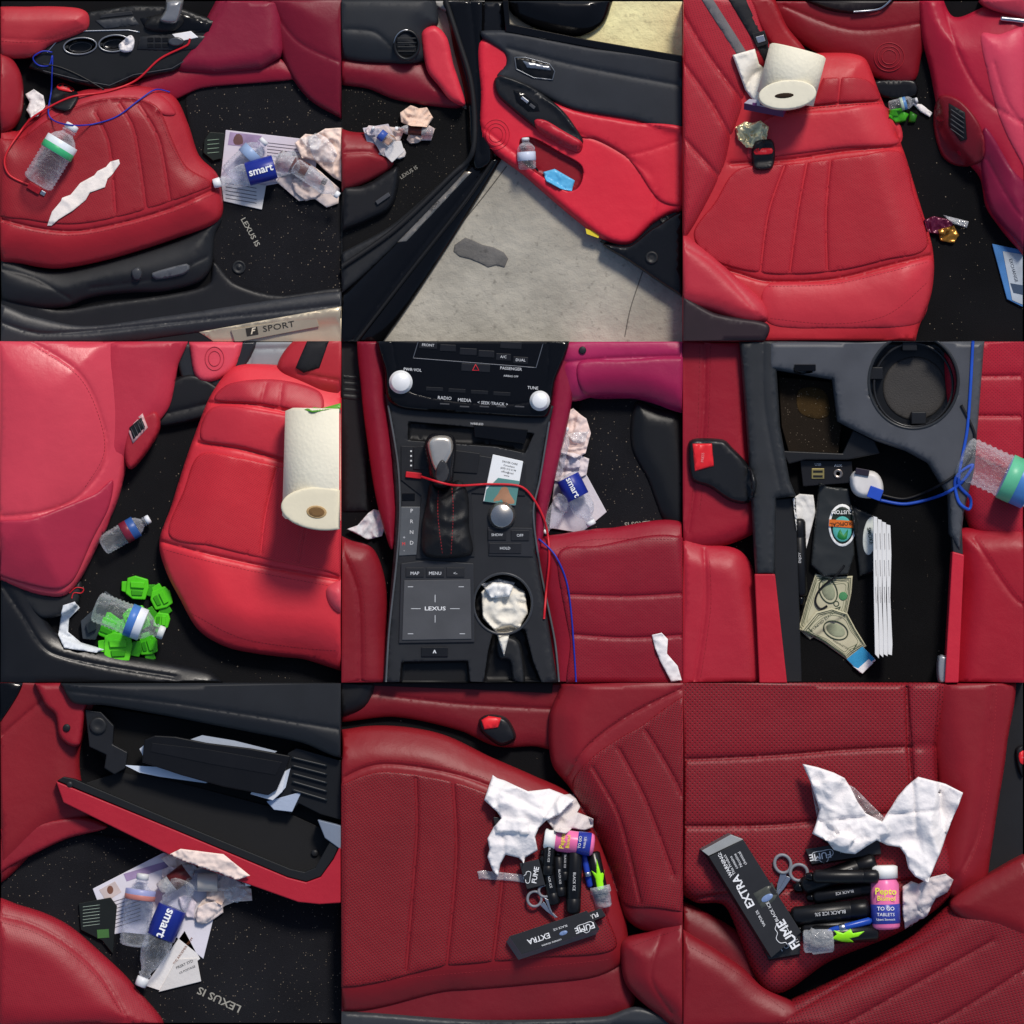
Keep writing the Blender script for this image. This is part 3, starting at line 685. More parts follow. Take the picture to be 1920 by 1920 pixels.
puff(s,'seat_back','1725,-20 1760,-20 1790,30 1850,10 1950,-20 1950,500 1905,460 1872,420 1850,385 1838,330 1800,290 1770,250 1745,130 1728,60',LE('a6203a'),h=50,r=40,z=14,seams=['1770,10 1800,110 1850,190 1930,240'],sd=4)
puff(s,'seat_pad','1838,66 1870,66 1950,56 1950,350 1905,290 1872,220 1850,140',LE('cc4c62'),h=14,r=22,seams=['1862,120 1890,200 1950,270'],sd=3)
puff(s,'headrest','1828,-30 1950,-30 1950,36 1890,28 1845,10',LE('c44858'),h=24,r=20,z=56)
puff(s,'lower_back','1846,240 1900,322 1950,372 1950,500 1900,445 1858,395 1840,320',LE('801c40'),h=8,r=10,seams=['1850,300 1900,390 1950,440'],sd=3)
puff(s,'console_rear','1762,180 1800,190 1838,240 1842,300 1800,310 1768,290 1752,230',LE('7c1c28'),h=10,r=6)
puff(s,'air_vent','1778,194 1808,212 1812,262 1800,266 1778,236',BK,h=4,r=2,crv=0)
for k in range(5): tube(s,'vent_slat',[(1781,206+k*9),(1806,224+k*9)],.9,GR,crv=0)
tube(s,'headrest_post','1875,36 1930,42',5,SL,crv=0)
b=T('rear_seat','wide red leather rear bench seat with perforated panels','rear seat',1500,330)
puff(b,'seat_cushion','1360,80 1440,108 1510,100 1560,98 1600,100 1625,112 1652,180 1690,268 1722,370 1750,470 1748,545 1725,610 1700,660 1250,660 1250,80',LE(RR),h=40,r=36,z=26,seams=['1440,215 1530,200 1660,190','1370,308 1480,300 1580,285 1695,275','1270,480 1380,512 1440,528 1560,524 1660,500 1748,478'],sd=8,sw=3.5)
puff(b,'perforated_insert','1385,318 1500,306 1600,294 1690,286 1712,360 1738,462 1660,488 1560,510 1440,514 1340,490 1300,440 1340,380',LE('b02c36',(6,5,.75)),h=4,r=4,seams=['1470,312 1440,400 1425,510','1512,306 1495,400 1480,512','1556,300 1548,400 1550,508'],sd=6,sw=2.5)
puff(b,'perforated_insert','1505,152 1560,146 1625,150 1650,186 1560,196 1465,206 1480,176',LE('a82a34',(5,0,.7)),h=3,r=4,seams=['1540,148 1520,200','1575,146 1570,194'],sd=4,sw=3)
puff(b,'center_panel','1440,222 1560,208 1662,198 1690,266 1580,278 1470,292 1400,296',LE('c03842'),h=5,r=8)
puff(b,'front_roll','1440,534 1560,530 1660,508 1744,486 1746,540 1722,606 1560,616 1440,606',LE('c23a44'),h=8,r=20)
puff(b,'seat_back','1250,-20 1400,-20 1440,60 1450,108 1408,150 1396,200 1374,262 1356,322 1322,390 1284,450 1250,470',LE('a82a36',(7,30,.8)),h=26,r=14,z=58,seams=['1280,30 1330,110 1390,190','1280,120 1330,190 1372,262','1280,260 1345,330'],sd=6,tilt=(-.05,0))
puff(b,'side_bolster','1395,-20 1440,-20 1475,50 1510,98 1470,108 1430,70',LE('8c1822'),h=20,r=10,z=54)
puff(b,'outer_bolster','1250,432 1300,452 1380,520 1432,568 1440,600 1400,608 1340,588 1250,552',LE('b43642'),h=26,r=18,z=64,seams=['1260,450 1340,500 1420,590'],sd=2)
stitch(b,'1440,538 1560,534 1660,512 1744,490',PL('601018',.7,0));stitch(b,'1444,598 1560,608 1660,592 1738,530',PL('601018',.7,0))
stitch(b,'1698,290 1722,380 1742,460',PL('601018',.7,0));stitch(b,'1448,218 1530,204 1655,194',PL('601018',.7,0))
puff(('black door trim beside the rear seat','door trim'),'door_trim','1250,548 1340,588 1440,610 1405,660 1250,660',PL('2a1c22',.5),h=10,r=8,z=74)
puff(('grey seat belt strap along the seat back','seat belt'),'seat_belt','1300,-20 1322,-20 1402,105 1385,112',PL('6a6668',.7,.3),h=2.5,r=1.5,crv=0)
t=T('seat_belt','black seat belt with metal tongue','seat belt',1420,60)
puff(t,'belt_strap','1352,-20 1388,-20 1420,50 1460,120 1438,126 1400,60',PL('1c1c20',.7,.3),h=3,r=1.5,crv=0)
item(t,'belt_tongue','1408,66 1432,60 1440,85 1418,92',BK,h=5); item(t,'metal_plate','1415,72 1430,68 1434,80 1420,84',SL,h=2)
t=T('paper_towel_roll','white paper towel roll lying on the rear seat','paper towel roll',1470,165)
sheet(t,'loose_sheet','1372,106 1414,94 1422,122 1450,142 1450,205 1416,196 1396,170',PA('f2ece0',.04,.3),amp=5,fr=50,lift=12)
z=float(G(1480,240)[0])
RM=PA('ece5cf',.03,.35)
lathe(t,'towel_body',(1470,190),(1494,98),[(0,46),(.01,54),(.97,54),(1,50)],RM,z+44,seg=44)
puff(t,'roll_end',ell(1472,184,54,27,-5,24),PA('e9e1c9',.02,.1),h=3,r=3,z=z+97,zb=z+50)
puff(t,'cardboard_core',ell(1466,186,18,5,-4),PL('2a1c12',.9),h=1,r=1)
t=T('candy_box','small purple printed box on the rear seat','box',1430,210)
box3(t,'carton_body','1392,198 1402,190 1472,198 1466,212',(0,12),12,[PL('b8b0bc',.4,0),PL('4a1f50',.4,0)])
for k in range(4): item(t,'printed_mark',rect(1412+k*14,200,8,5,6),PL('5a2a60',.5,0),h=.6)
t=T('foil_wrapper','crumpled gold foil wrapper on the buckle','wrapper',1408,258);foil(t,'foil','1378,240 1395,230 1410,232 1425,228 1440,240 1436,262 1420,282 1398,278 1382,262','e0d0a0',12,14,.6)
buckle('1412,272 1418,266 1442,262 1450,270 1452,300 1444,318 1414,318 1408,290','1414,282 1446,280 1446,290 1414,292')
t=T('candy_wrapper','purple and gold candy wrapper on the floor','wrapper',1768,430);foil(t,'foil','1732,412 1752,404 1790,412 1786,428 1770,440 1738,434','5a1030',8,12,.3)
foil(t,'gold_foil','1760,430 1790,422 1800,440 1790,455 1765,450','a8742c',7,10,.6)
t=T('candy_wrapper','clear shiny wrapper on the floor','wrapper',1800,412);sheet(t,'film','1770,402 1818,414 1815,426 1788,418',FILM,amp=6,fr=8)
t=T('magazine','blue and grey magazine on the dark floor','magazine',1895,510)
item(t,'magazine_cover','1862,456 1930,470 1930,580 1890,560',PA('4a7ab0',.2,.05),h=3,z=3)
item(t,'cover_stripe','1882,470 1930,478 1930,575 1900,562',PA('a8b0b8',.3,.05),h=1)
txt(t,'EXCHANGE',1902,506,6,-75,PL('303848',.5,0));item(t,'cover_block','1896,530 1920,534 1920,552 1902,548',PL('3a4a60',.5,0),h=.5)
bottle(1722,186,1668,200,12,(.4,.6,'5a8ac0','b0c0b0'),cap='d8d8d8',label='crushed clear bottle on the floor behind the seat')
t=T('toy_block','bright green plastic toy blocks on the floor','toy',1695,215)
puff(t,'toy_piece','1668,204 1690,202 1706,212 1700,226 1680,230 1666,220',PL('3f9a20',.35,0),h=12,r=3,crv=0);puff(t,'toy_piece','1708,206 1722,214 1718,228 1704,228',PL('2a6a18',.35,0),h=10,r=3,crv=0)
sheet(('torn white tissue on the floor','tissue'),'tissue','1712,192 1730,194 1750,210 1745,218 1728,208',TI,amp=6,fr=10)

################ PANEL 4
cell(0,1)
base(CA('171719',.15))
puff(('','structure'),'pavement','400,630 560,630 550,700 430,740 360,720',CO('9a9a96'),h=1,r=2,z=4,crv=0)
d=T('car_door','open red front door beyond the footwell','car door',410,690)
puff(d,'door_shell','335,620 480,620 430,735 400,745 350,735',PL('2b2d31',.3),h=8,r=6,z=10)
puff(d,'door_card','362,620 450,620 440,690 400,715 370,712 358,680',LE('d85664'),h=16,r=12,z=14)
for rr in (22,14): tube(d,'speaker_ring',ell(402,672,rr*.8,rr),.8,LE('b84050'),closed=True,step=4,win=1)
puff(('grey metal shelving beyond the open door','shelving'),'metal_shelving','440,630 560,630 560,688 460,690',PL('8c9094',.5),h=8,r=3,z=8,crv=0,seams=['470,640 468,690','440,655 560,652'])
puff(('black rubber door seal and sill','door sill'),'door_sill','300,730 360,700 430,740 425,770 360,790 295,800 285,780',BK,h=16,r=8,z=8,seams=['290,780 420,750'])
puff(('black door sill curving around the footwell','door sill'),'door_sill','-20,940 20,1010 60,1090 80,1150 110,1190 200,1220 330,1245 400,1262 420,1300 -20,1300',PL('17181b',.3),h=24,r=22,z=10,seams=['-20,1060 40,1150 100,1225 330,1270'],sd=4)
puff(('black plastic trim under the front seat','seat trim'),'seat_trim','-20,1085 110,1115 150,1090 140,1140 80,1160 40,1130 -20,1120',BK2,h=12,r=8,z=16)
s=T('front_seat_back','glossy red leather front seat back with map pocket','front seat',150,870)
puff(s,'side_pad','200,620 345,620 332,690 318,760 290,800 255,850 232,870 215,940 190,1000 170,900',LE('bc3a4c'),h=22,r=20,z=30)
puff(s,'seat_back','-60,620 200,620 228,680 240,760 238,850 222,930 190,1005 150,1085 118,1118 60,1112 -20,1080 -60,1060',LE('cf4e5c',rough=.33),h=64,r=80,z=22,seams=['60,640 150,700 190,780 200,860 150,930 80,960 -20,970'],sd=4)
puff(s,'map_pocket','60,972 120,950 180,925 212,900 205,950 175,1010 140,1085 110,1105 60,1098 0,1080 -40,1060 -40,985',LE('ac344c'),h=6,r=6)
stitch(s,'75,655 150,708 186,780 196,850 160,915',ST)
puff(s,'console_rear','232,850 240,800 290,770 300,800 280,840 245,880',LE('a42c38'),h=16,r=8,z=36)
puff(s,'air_vent','238,800 268,775 278,802 250,832',PL('caa0a0',.3),h=4,r=2,crv=0)
puff(s,'vent_grille','243,802 266,782 273,801 251,824',BK,h=1.5,r=1,crv=0)
for k in range(4): tube(s,'vent_slat',[(246+k*6,802-k*5),(254+k*6,820-k*5)],1,GR,crv=0)
b=T('rear_seat','bright red leather rear bench with perforated panels','rear seat',480,950)
puff(b,'seat_back','520,690 580,620 700,620 700,740 640,745 590,740',LE('b03038'),h=30,r=22,z=46,seams=['560,700 640,715'])
puff(b,'belt_strap','585,620 625,620 600,690 570,700 555,690',PL('16161a',.7,.3),h=4,r=3,crv=0)
puff(b,'seat_cushion','432,692 470,682 560,690 640,720 700,720 700,1245 560,1235 480,1226 420,1212 370,1180 335,1120 310,1070 298,1015 320,950 345,870 370,800 395,740',LE('d63c46'),h=60,r=46,z=24,seams=['392,755 480,760 620,790','372,830 450,842 540,865','302,1015 400,1040 500,1062 660,1090'],sd=9,sw=4,tilt=(0,-.02))
puff(b,'perforated_insert','376,852 450,858 540,878 640,900 700,910 700,1080 600,1068 500,1048 400,1024 318,1004 345,920',LE('c8343e',(6,-8,.75)),h=4,r=5,seams=['520,880 500,960 490,1040','590,890 575,980 560,1055'],sd=5,sw=3)
puff(b,'perforated_insert','430,720 520,712 600,735 600,775 500,760 405,752',LE('b43440',(5,-8,.6)),h=4,r=6,seams=['500,720 490,758','530,720 525,765'],sd=3)
puff(b,'center_panel','398,765 480,768 620,800 620,850 540,860 450,838 378,825',LE('c03844'),h=5,r=7)
stitch(b,'306,1030 400,1054 500,1076 640,1102',ST);stitch(b,'360,1150 450,1195 560,1214 636,1220',ST)
puff(b,'end_bolster','615,1100 660,1080 700,1080 700,1160 640,1150 618,1130',LE('d85862'),h=20,r=14)
t=T('paper_towel_roll','large white paper towel roll on the rear seat','paper towel roll',590,880)
z=float(G(600,1020)[0])
lathe(t,'towel_body',(612,975),(618,768),[(0,74),(.03,80),(.97,80),(1,66)],RM,z+60,seg=56)
puff(t,'towel_end',ell(608,954,76,40,4,n=28),PA('e6dcc0',.02,.1),h=4,r=5,z=z+137,zb=z+60)
puff(t,'cardboard_core',ell(598,960,19,12,5),PL('b8986a',.8),h=2,r=2)
puff(t,'core_opening',ell(598,960,15,9,5),PL('7a5c38',.9),h=.8,r=1)
def toy(cx,cy,s,rot,hx='58cc22'):
    s*=1.15
    t=T('toy_block','bright green chunky plastic toy piece on the floor','toy',cx,cy,'green plastic toy pieces')
    a=math.radians(rot)
    def q(l): return [(cx+(u*math.cos(a)-v*math.sin(a))*s,cy+(u*math.sin(a)+v*math.cos(a))*s) for u,v in l]
    m=PL(hx,.3,0);m2=PL('3c9a18',.3,0)
    z0=float(np.median(G([p[0] for p in q([(0,0),(.5,.5),(-.5,-.5)])],[p[1] for p in q([(0,0),(.5,.5),(-.5,-.5)])])))
    puff(t,'shell',q([(-1,-.6),(-.5,-.85),(.4,-.75),(.55,-.2),(.45,.65),(-.4,.75),(-.95,.45)]),m,h=s*.55,r=4,z=z0,zb=z0-4,crv=0)
    puff(t,'joint',q([(.45,-.4),(.95,-.5),(1.1,0),(.95,.4),(.45,.35)]),m2,h=s*.35,r=3,z=z0,zb=z0-4,crv=0)
    puff(t,'ridge',q([(-.75,-.4),(.2,-.5),(.25,-.1),(-.65,.0)]),m,h=s*.72,r=2.5,z=z0,zb=z0,crv=0)
    puff(t,'ridge',q([(-.6,.15),(.2,.1),(.2,.4),(-.5,.5)]),m2,h=s*.66,r=2,z=z0,zb=z0,crv=0)
    puff(t,'foot',q([(-1.35,-.3),(-.9,-.4),(-.85,.4),(-1.25,.35)]),m,h=s*.4,r=3,z=z0,zb=z0-4,crv=0)
toy(262,1105,24,10);toy(302,1128,22,70);toy(262,1160,26,-20);toy(206,1178,26,30);toy(228,1216,30,5,'66d82c');toy(276,1216,20,80);toy(300,1168,17,100)
t=T('toy_part','dark grey plastic toy part on the floor','toy part',175,1160)
puff(t,'grey_frame','150,1165 172,1145 196,1108 210,1118 195,1160 178,1200 154,1198',PL('3a4046',.4),h=14,r=3,z=4,crv=0);puff(t,'grey_peg','160,1170 178,1160 180,1180 164,1188',PL('2a3036',.4),h=24,r=2,z=4,crv=0)
sheet(('crumpled white paper on the sill','crumpled paper'),'crumpled_paper','118,1135 140,1128 148,1140 128,1160 126,1185 150,1205 195,1218 180,1224 120,1215 108,1190 112,1160',PA('dce0e4'),amp=9,fr=16)
tube(('thin red string loop on the floor','string'),'red_string','130,1112 142,1102 156,1104 152,1112 138,1112 134,1122',1,RC,step=3)
bottle(308,1188,178,1136,30,(.3,.52,'e4e8ee','4a7ac0'),cap='d8dcd8',label='clear water bottle with blue white label on toys',clear=CL((.9,1,.9,1),.05))
bottle(280,972,190,1024,20,(.28,.55,'30589a','7a2438'),cap='e8ecf0',label='crushed clear water bottle on the footwell carpet')
sheet(('green wrapper on the rear seat','wrapper'),'wrapper','575,770 590,764 604,766 640,756 640,766 610,772 590,776',PL('5a9a30',.3,0),amp=3,fr=8)

################ PANEL 5
cell(1,1)
base(CA('131316',.15))
mt=puff(('black floor mat with crumbs in the footwell','floor mat'),'floor_mat','1090,740 1300,740 1300,1010 1160,1010 1040,980',CA('19191c',.45),h=3,r=5,z=1,crv=0)
lettering_on(mt,'LEXUS IS',1196,982,9,184,PL('a09c90',.6,0),bold=1)
d=T('dashboard','pink red dashboard with grab panel','dashboard',1180,690)
puff(d,'dash_panel','1040,620 1300,620 1300,768 1200,748 1110,745 1080,752 1050,745',LE('a82e60'),h=40,r=26,z=20,seams=['1060,680 1150,672 1300,668'],sd=5)
puff(d,'lower_dash','1085,680 1160,676 1300,676 1300,768 1190,748 1100,742',LE('9c2454'),h=5,r=8)
txt(d,'AIRBAG',1190,748,4,-5,PL('501030',.5,0))
vlathe(d,'lock_button',1092,657,[(7,0),(7,3),(5,4)],BK2)
puff(('black vent grille beside the console','vent'),'vent_grille','640,700 676,704 676,752 640,748',BK2,h=5,r=3,z=2,crv=0,seams=['640,712 676,715','640,724 676,727','640,736 676,739'],sw=2)
puff(('black lower trim by the pedals','trim'),'pedal_trim','600,620 690,620 690,960 600,960',PL('141417',.5),h=5,r=10,z=0,crv=0)
puff(('black plastic kick panel beside the footwell','trim'),'kick_panel','1196,752 1230,765 1278,780 1300,900 1300,1010 1250,985 1215,900 1185,840 1184,780',PL('17181a',.4),h=16,r=16,z=4)
s=T('car_seat','dark red leather driver seat edge','car seat',670,1150)
puff(s,'seat_cushion','600,1000 660,1014 700,1030 722,1090 726,1180 722,1310 600,1310',LE('7e1a26'),h=30,r=22,z=22,seams=['645,1040 672,1120 676,1300'],sd=4)
stitch(s,'655,1040 682,1120 686,1278',ST)
s=T('car_seat','dark red perforated leather passenger seat','car seat',1160,1140)
puff(s,'seat_cushion','1000,1016 1060,1000 1140,990 1300,998 1300,1310 1048,1310 1030,1200 1010,1080',LE('901c2e'),h=34,r=26,z=20)
puff(s,'perforated_insert','1046,1040 1110,1024 1300,1024 1300,1310 1078,1310 1068,1200',LE('86182a',(6.5,0,.9)),h=4,r=6,seams=['1070,1115 1180,1118 1290,1112','1074,1190 1180,1196 1290,1190'],sd=5,sw=3)
stitch(s,'1036,1034 1110,1012 1278,1012',ST)
sheet(('crumpled white papers between seat and console','crumpled paper'),'crumpled_paper','650,992 670,985 690,962 700,955 716,958 722,985 716,1005 690,1012 676,1005',PA('d6d8dc'),amp=12,fr=18)
t=T('brochure','white printed brochure on the floor mat','brochure',1085,960)
item(t,'brochure_page','1040,900 1100,890 1138,960 1090,1000 1030,990',PA('d8d0d4',.06),h=2)
sheet(('crumpled pink tinted plastic bag','plastic bag'),'plastic_bag','1058,775 1075,765 1090,778 1100,785 1108,812 1098,850 1080,860 1050,850',PA('f0d8d0'),amp=14,fr=22,step=3)
sheet(('crumpled white paper in the trash pile','crumpled paper'),'crumpled_paper','1040,845 1080,850 1105,860 1100,890 1060,905 1030,900',PA('e4d6d6'),amp=8,fr=18,step=3)
scraps([(1066,868,24,20,'e0d4d8','p'),(1050,940,22,60,'dcd0d4','p'),(1085,820,22,0,'f','f')],16)
bottle(1062,800,1040,890,14,None,label='crushed bottle in the trash pile')
bottle(1110,985,1062,890,22,(.55,.95,'1f2f8e'),word=('smart',180,12,1),label='clear bottle with blue label lettered smart')
bottle(1020,1000,1060,930,16,None,label='clear bottle at the console edge')
c=T('center_console','black center console with radio, shifter and touchpad','center console',870,960)
puff(c,'side_panel','672,620 722,620 724,740 736,850 744,960 736,1030 722,1000 704,930 690,840 678,740',LE('841a30'),h=16,r=14,z=36)
puff(c,'side_panel','1048,620 1078,620 1074,740 1052,850 1026,960 1012,1040 1000,1040 1008,900 1030,780',LE('8a1c3c'),h=16,r=12,z=36)
puff(c,'console_body','722,740 1040,760 1022,830 1006,930 1006,1040 1030,1180 1050,1310 716,1310 726,1180 738,1040 742,950 736,860',PL('26272a',.45),h=10,r=8,z=44,crv=0,
 dents=[(ell(943,1132,54,56),36,3,1),('925,1180 955,1172 985,1180 1000,1240 1020,1290 905,1290 915,1220',34,4),('752,1240 878,1238 884,1300 748,1300',22,5),('765,790 1002,812 985,850 930,838 765,826',14,3)],mat2=PL('101012',.5))
tube(c,'side_trim','728,760 746,870 750,960 744,1050 730,1180 724,1278',2,PL('55585c',.3),win=2);tube(c,'side_trim','1030,790 1012,900 1000,960 1012,1060 1040,1200 1048,1278',2,PL('55585c',.3),win=2)
puff(c,'radio_panel','716,620 1056,620 1040,720 1032,768 1020,784 900,778 760,768 728,750 722,700',BG,h=14,r=8,z=58,crv=1,seams=['735,640 770,735 1000,752 1030,640'],sd=1.5,sw=2)
tube(c,'radio_trim','785,640 775,672 1005,690 1018,645',.8,PL('707278',.3,0,.5),crv=0)
wt=PL('dcdee0',.5,0)
for x,y,w,tx in ((803,648,34,'FRONT'),(840,653,30,''),(878,660,32,''),(912,664,30,''),(944,670,28,'A/C'),(976,676,28,'DUAL'),(958,648,40,'')):
    item(c,'radio_button',rect(x,y,w,13,3),PL('1c1d21',.3),h=2)
    if tx: txt(c,tx,x,y,5,-3,wt)
item(c,'hazard_button',rect(892,690,54,15,3),PL('1e1f23',.3),h=2)
tube(c,'hazard_symbol',[(892,684),(898,695),(886,695)],.9,PL('ff3040',.4,0),closed=True,crv=0,step=20,win=0)
for k in range(4): item(c,'radio_slot',rect(815+k*42,730+k*3,32,7,3),PL('18191c',.3),h=1.2)
for s_,x,y,z_ in (('PWR·VOL',774,694,5.5),('RADIO',834,747,6),('MEDIA',871,751,6),('< SEEK·TRACK >',924,757,5.5),('TUNE',999,728,5.5),('PASSENGER',958,692,5.5),('AIRBAG OFF',958,706,3.5)): txt(c,s_,x,y,z_,-4,wt)
for x in (834,871,908,940,974): item(c,'radio_key',rect(x,763 if x>850 else 758,18,3,3),GR,h=1.5)
vlathe(c,'volume_knob',752,717,[(22,0),(22,5),(19,7),(18,15),(16,17)],PL('f0f0f0',.3,0,.1));vlathe(c,'tune_knob',1012,752,[(19,0),(19,5),(16,7),(15,14),(13,16)],PL('f0f0f0',.3,0,.1))
item(c,'charging_slot','888,796 990,806 984,832 890,820',BG,h=2);txt(c,'WIRELESS',894,795,4,-3,wt)
item(c,'gear_surround','752,836 800,838 985,868 985,930 884,925 890,1044 780,1048 790,930 752,900',PL('222326',.4),h=3)
item(c,'upper_panel','776,838 790,836 900,850 895,888 775,880',PL('1c1d20',.4),h=3)
for k in range(4): item(c,'small_dot',rect(771,846+k*9,3,3),wt,h=.8)
item(c,'key_slot',rect(766,932,24,14),BG,h=1.5)
item(c,'gear_plate','752,950 788,950 786,1040 748,1042',PL('6e7071',.35,.05,.5),h=2)
for ch,yy in (('P',958),('R',978),('N',998),('D',1018)): txt(c,ch,772,yy,7,0,PL('e8e8e8',.5,0))
txt(c,'M',757,1020,6,0,PL('ff4040',.5,0));txt(c,'+',758,1008,6,0,wt);txt(c,'-',758,1032,6,0,wt)
puff(c,'shift_boot','808,905 830,915 862,900 878,930 880,990 886,1036 850,1046 796,1040 792,985 800,940',PL('151517',.5,.3),h=30,r=30,nz=(8,40,3),step=5)
stitch(c,'848,915 850,960 846,1040',PL('a02028',.6,0),dash=4,gap=2,w=.9)
stitch(c,'822,920 822,970 830,1040',PL('a02028',.6,0),dash=4,gap=2,w=.9)
puff(c,'shift_knob','796,835 806,816 828,812 850,818 856,838 852,880 848,905 830,916 812,908 804,880',PL('17171a',.25,0),h=26,r=12,z=88,zb=60)
puff(c,'knob_cap','802,832 812,820 830,817 846,822 850,842 838,868 825,890 812,872',PL('c8c2b8',.3,.02,.7),h=7,r=9)
puff(c,'knob_inlay','818,880 830,862 842,880 838,900 828,908 818,900',PL('3a3a3c',.15,0),h=4,r=4)
vlathe(c,'dial_knob',941,967,[(26,0),(26,6),(23,10),(22,16),(20,18)],PL('b4b0aa',.25,.05,.9))
item(c,'button_panel','914,988 998,990 1000,1044 916,1042',PL('2b2c30',.4),h=2.5)
for x,y,tx in ((932,1003,'SHOW'),(975,1004,'OFF'),(947,1028,'HOLD')): item(c,'console_button',rect(x,y,34 if tx!='HOLD' else 60,20),PL('202125',.4),h=2);txt(c,tx,x,y,5,0,wt)
item(c,'touchpad_frame','752,1056 800,1050 888,1056 890,1204 748,1206',PL('303134',.35),h=4,r=3)
item(c,'touchpad','758,1088 882,1086 884,1198 754,1200',PL('4c4d50',.5),h=2)
for x,tx in ((778,'MAP'),(816,'MENU'),(854,'<-')): item(c,'pad_button',rect(x,1073,34,18),PL('26272a',.4),h=2);txt(c,tx,x,1075,6,0,wt)
txt(c,'LEXUS',816,1141,7,0,PL('f0f0f0',.4,0),sx=1.4,bold=1)
for a in (rect(816,1122,1,14),rect(816,1160,1,14),rect(780,1141,18,1),rect(853,1141,18,1),rect(770,1100,10,1),rect(865,1100,10,1),rect(770,1188,10,1),rect(867,1188,10,1)): item(c,'pad_mark',a,wt,h=.5)
item(c,'arrow_button',rect(815,1222,50,18),PL('1a1b1e',.3),h=3,r=2);txt(c,'^',815,1224,10,0,wt,bold=2)
tube(c,'holder_ring',ell(943,1132,55,57),2.5,PL('3a3c40',.3),closed=True,zfix=54)
puff(c,'holder_divider','930,1205 950,1192 975,1205 985,1290 965,1300 955,1240 935,1235',BK2,h=20,r=6,z=30)
t=T('crumpled_napkin','crumpled cream napkin stuffed in the cup holder','napkin',943,1135)
sheet(t,'napkin','902,1110 925,1092 965,1098 985,1110 990,1150 975,1175 955,1190 945,1230 930,1185 905,1160',PA('ece6d8',.04,.3),amp=16,fr=36,lift=10)
sheet(t,'napkin_fold','902,1095 935,1085 966,1092 955,1118 920,1122',PA('f6f4f0',.03,.3),amp=8,fr=30,lift=8)
t=T('business_card','white and teal business card with small portrait','business card',942,900)
item(t,'card_stock','924,852 981,865 966,948 906,940',PA('eceeee',.03,0),h=2.5)
item(t,'teal_band','934,896 974,902 967,947 908,940 912,918',PA('5c8c88',.1,0),h=.5)
puff(t,'printed_portrait','934,926 941,914 951,914 956,926 964,944 926,941',PA('b08468',.3,0),h=.5,r=.5)
for k in range(5): txt(t,('DRIVER CARE','Consultant','(555) 010 0199','office@mail','www')[k],956-k*1.5,868+k*6,3.4,-12,PL('303438',.6,0))
tube(('red charging cable looping over the console','cable'),'charging_cable','790,894 850,910 920,908 975,912 1000,935 1022,980 1030,1040 1024,1110 1020,1160',2.2,RC)
item(('red connector plug with metal tip','cable plug'),'cable_plug',rect(776,891,30,11,6),RC,h=6)
tube(('thin blue cable draped along the seat','cable'),'charging_cable','1010,1010 1040,1040 1062,1090 1072,1160 1080,1278',1.6,BC)
sheet(('torn white tissue strip on the seat','tissue'),'tissue','1222,1190 1240,1186 1252,1198 1250,1225 1270,1248 1278,1275 1258,1278 1238,1240 1228,1215',TI,amp=7,fr=20)

################ PANEL 6
cell(2,1)
base(CA('0f0f11',.15))
s=T('car_seat','dark red leather seat side with dashed stitching','car seat',1330,960)
puff(s,'seat_side','1250,620 1400,620 1412,800 1420,900 1415,1000 1250,1010',LE('961c2e'),h=24,r=16,z=20,seams=['1322,640 1318,800 1290,1000'],sd=4)
puff(s,'seat_bolster','1250,1010 1330,1020 1390,1034 1420,1090 1436,1310 1250,1310',LE('aa2838'),h=34,r=26,z=24,seams=['1320,1030 1322,1140 1300,1290'],sd=4)
stitch(s,'1332,650 1328,800 1312,960',PL('6a1018',.7,0),dash=6);stitch(s,'1330,1050 1332,1140 1312,1278',PL('6a1018',.7,0),dash=6)
stitch(s,'1312,650 1308,800 1296,960',PL('6a1018',.7,0),dash=6)
s=T('car_seat','red perforated leather passenger seat edge','car seat',1870,960)
puff(s,'perforated_insert','1780,620 1950,620 1950,1000 1830,1000 1800,900',LE('aa2034',(7,0,.9)),h=20,r=14,z=24,seams=['1820,706 1950,704','1820,780 1950,780'],sd=5,sw=3)
puff(s,'seat_bolster','1790,1000 1830,990 1950,1010 1950,1310 1790,1310 1800,1100',LE('9c1a2c'),h=38,r=26,z=24,seams=['1825,1010 1900,1120 1950,1150'],sd=3)
stitch(s,'1835,1008 1880,1080 1918,1130',ST)
c=T('center_console','open black console bin with cup holder','center console',1600,900)
puff(c,'bin_floor','1440,640 1800,640 1800,1310 1470,1310',CA('0f0f10',.03),h=2,r=4,z=4,crv=0)
puff(c,'left_rail','1384,620 1465,620 1456,700 1462,800 1480,900 1492,930 1455,935 1452,1078 1416,1078 1406,900 1396,760',PL('2b2d30',.45),h=16,r=8,z=60,crv=0,seams=['1430,630 1432,760 1462,920'],sd=2)
puff(c,'left_inner_wall','1452,936 1492,932 1505,1310 1472,1310 1452,1078',PL('1a1b1e',.5),h=6,r=4,z=34,crv=0,tilt=(-.3,0))
puff(c,'left_red_trim','1414,1076 1452,1076 1478,1310 1424,1310',LE('b82636'),h=8,r=4,z=66,crv=0)
puff(c,'console_top','1440,620 1846,620 1832,800 1826,880 1806,960 1798,1034 1780,1000 1778,930 1740,868 1700,846 1640,826 1600,806 1570,790 1560,712 1455,694 1440,694',PL('4a4c51',.4),h=16,r=8,z=62,crv=0,dents=[(ell(1710,716,84,88,0,24),60,3,1),('1486,690 1524,688 1522,700 1488,704',8,2)],mat2=PL('161719',.3))
tube(c,'holder_ring',ell(1711,716,84,88,0,24),3,PL('2b2d30',.3),closed=True,zfix=77)
tube(c,'wall_step',ell(1712,722,74,78,0,24),2.5,PL('26272a',.25),closed=True,zfix=50)
puff(c,'holder_mat',ell(1716,728,60,60),PL('3c3a39',.6,.5),h=3,r=5)
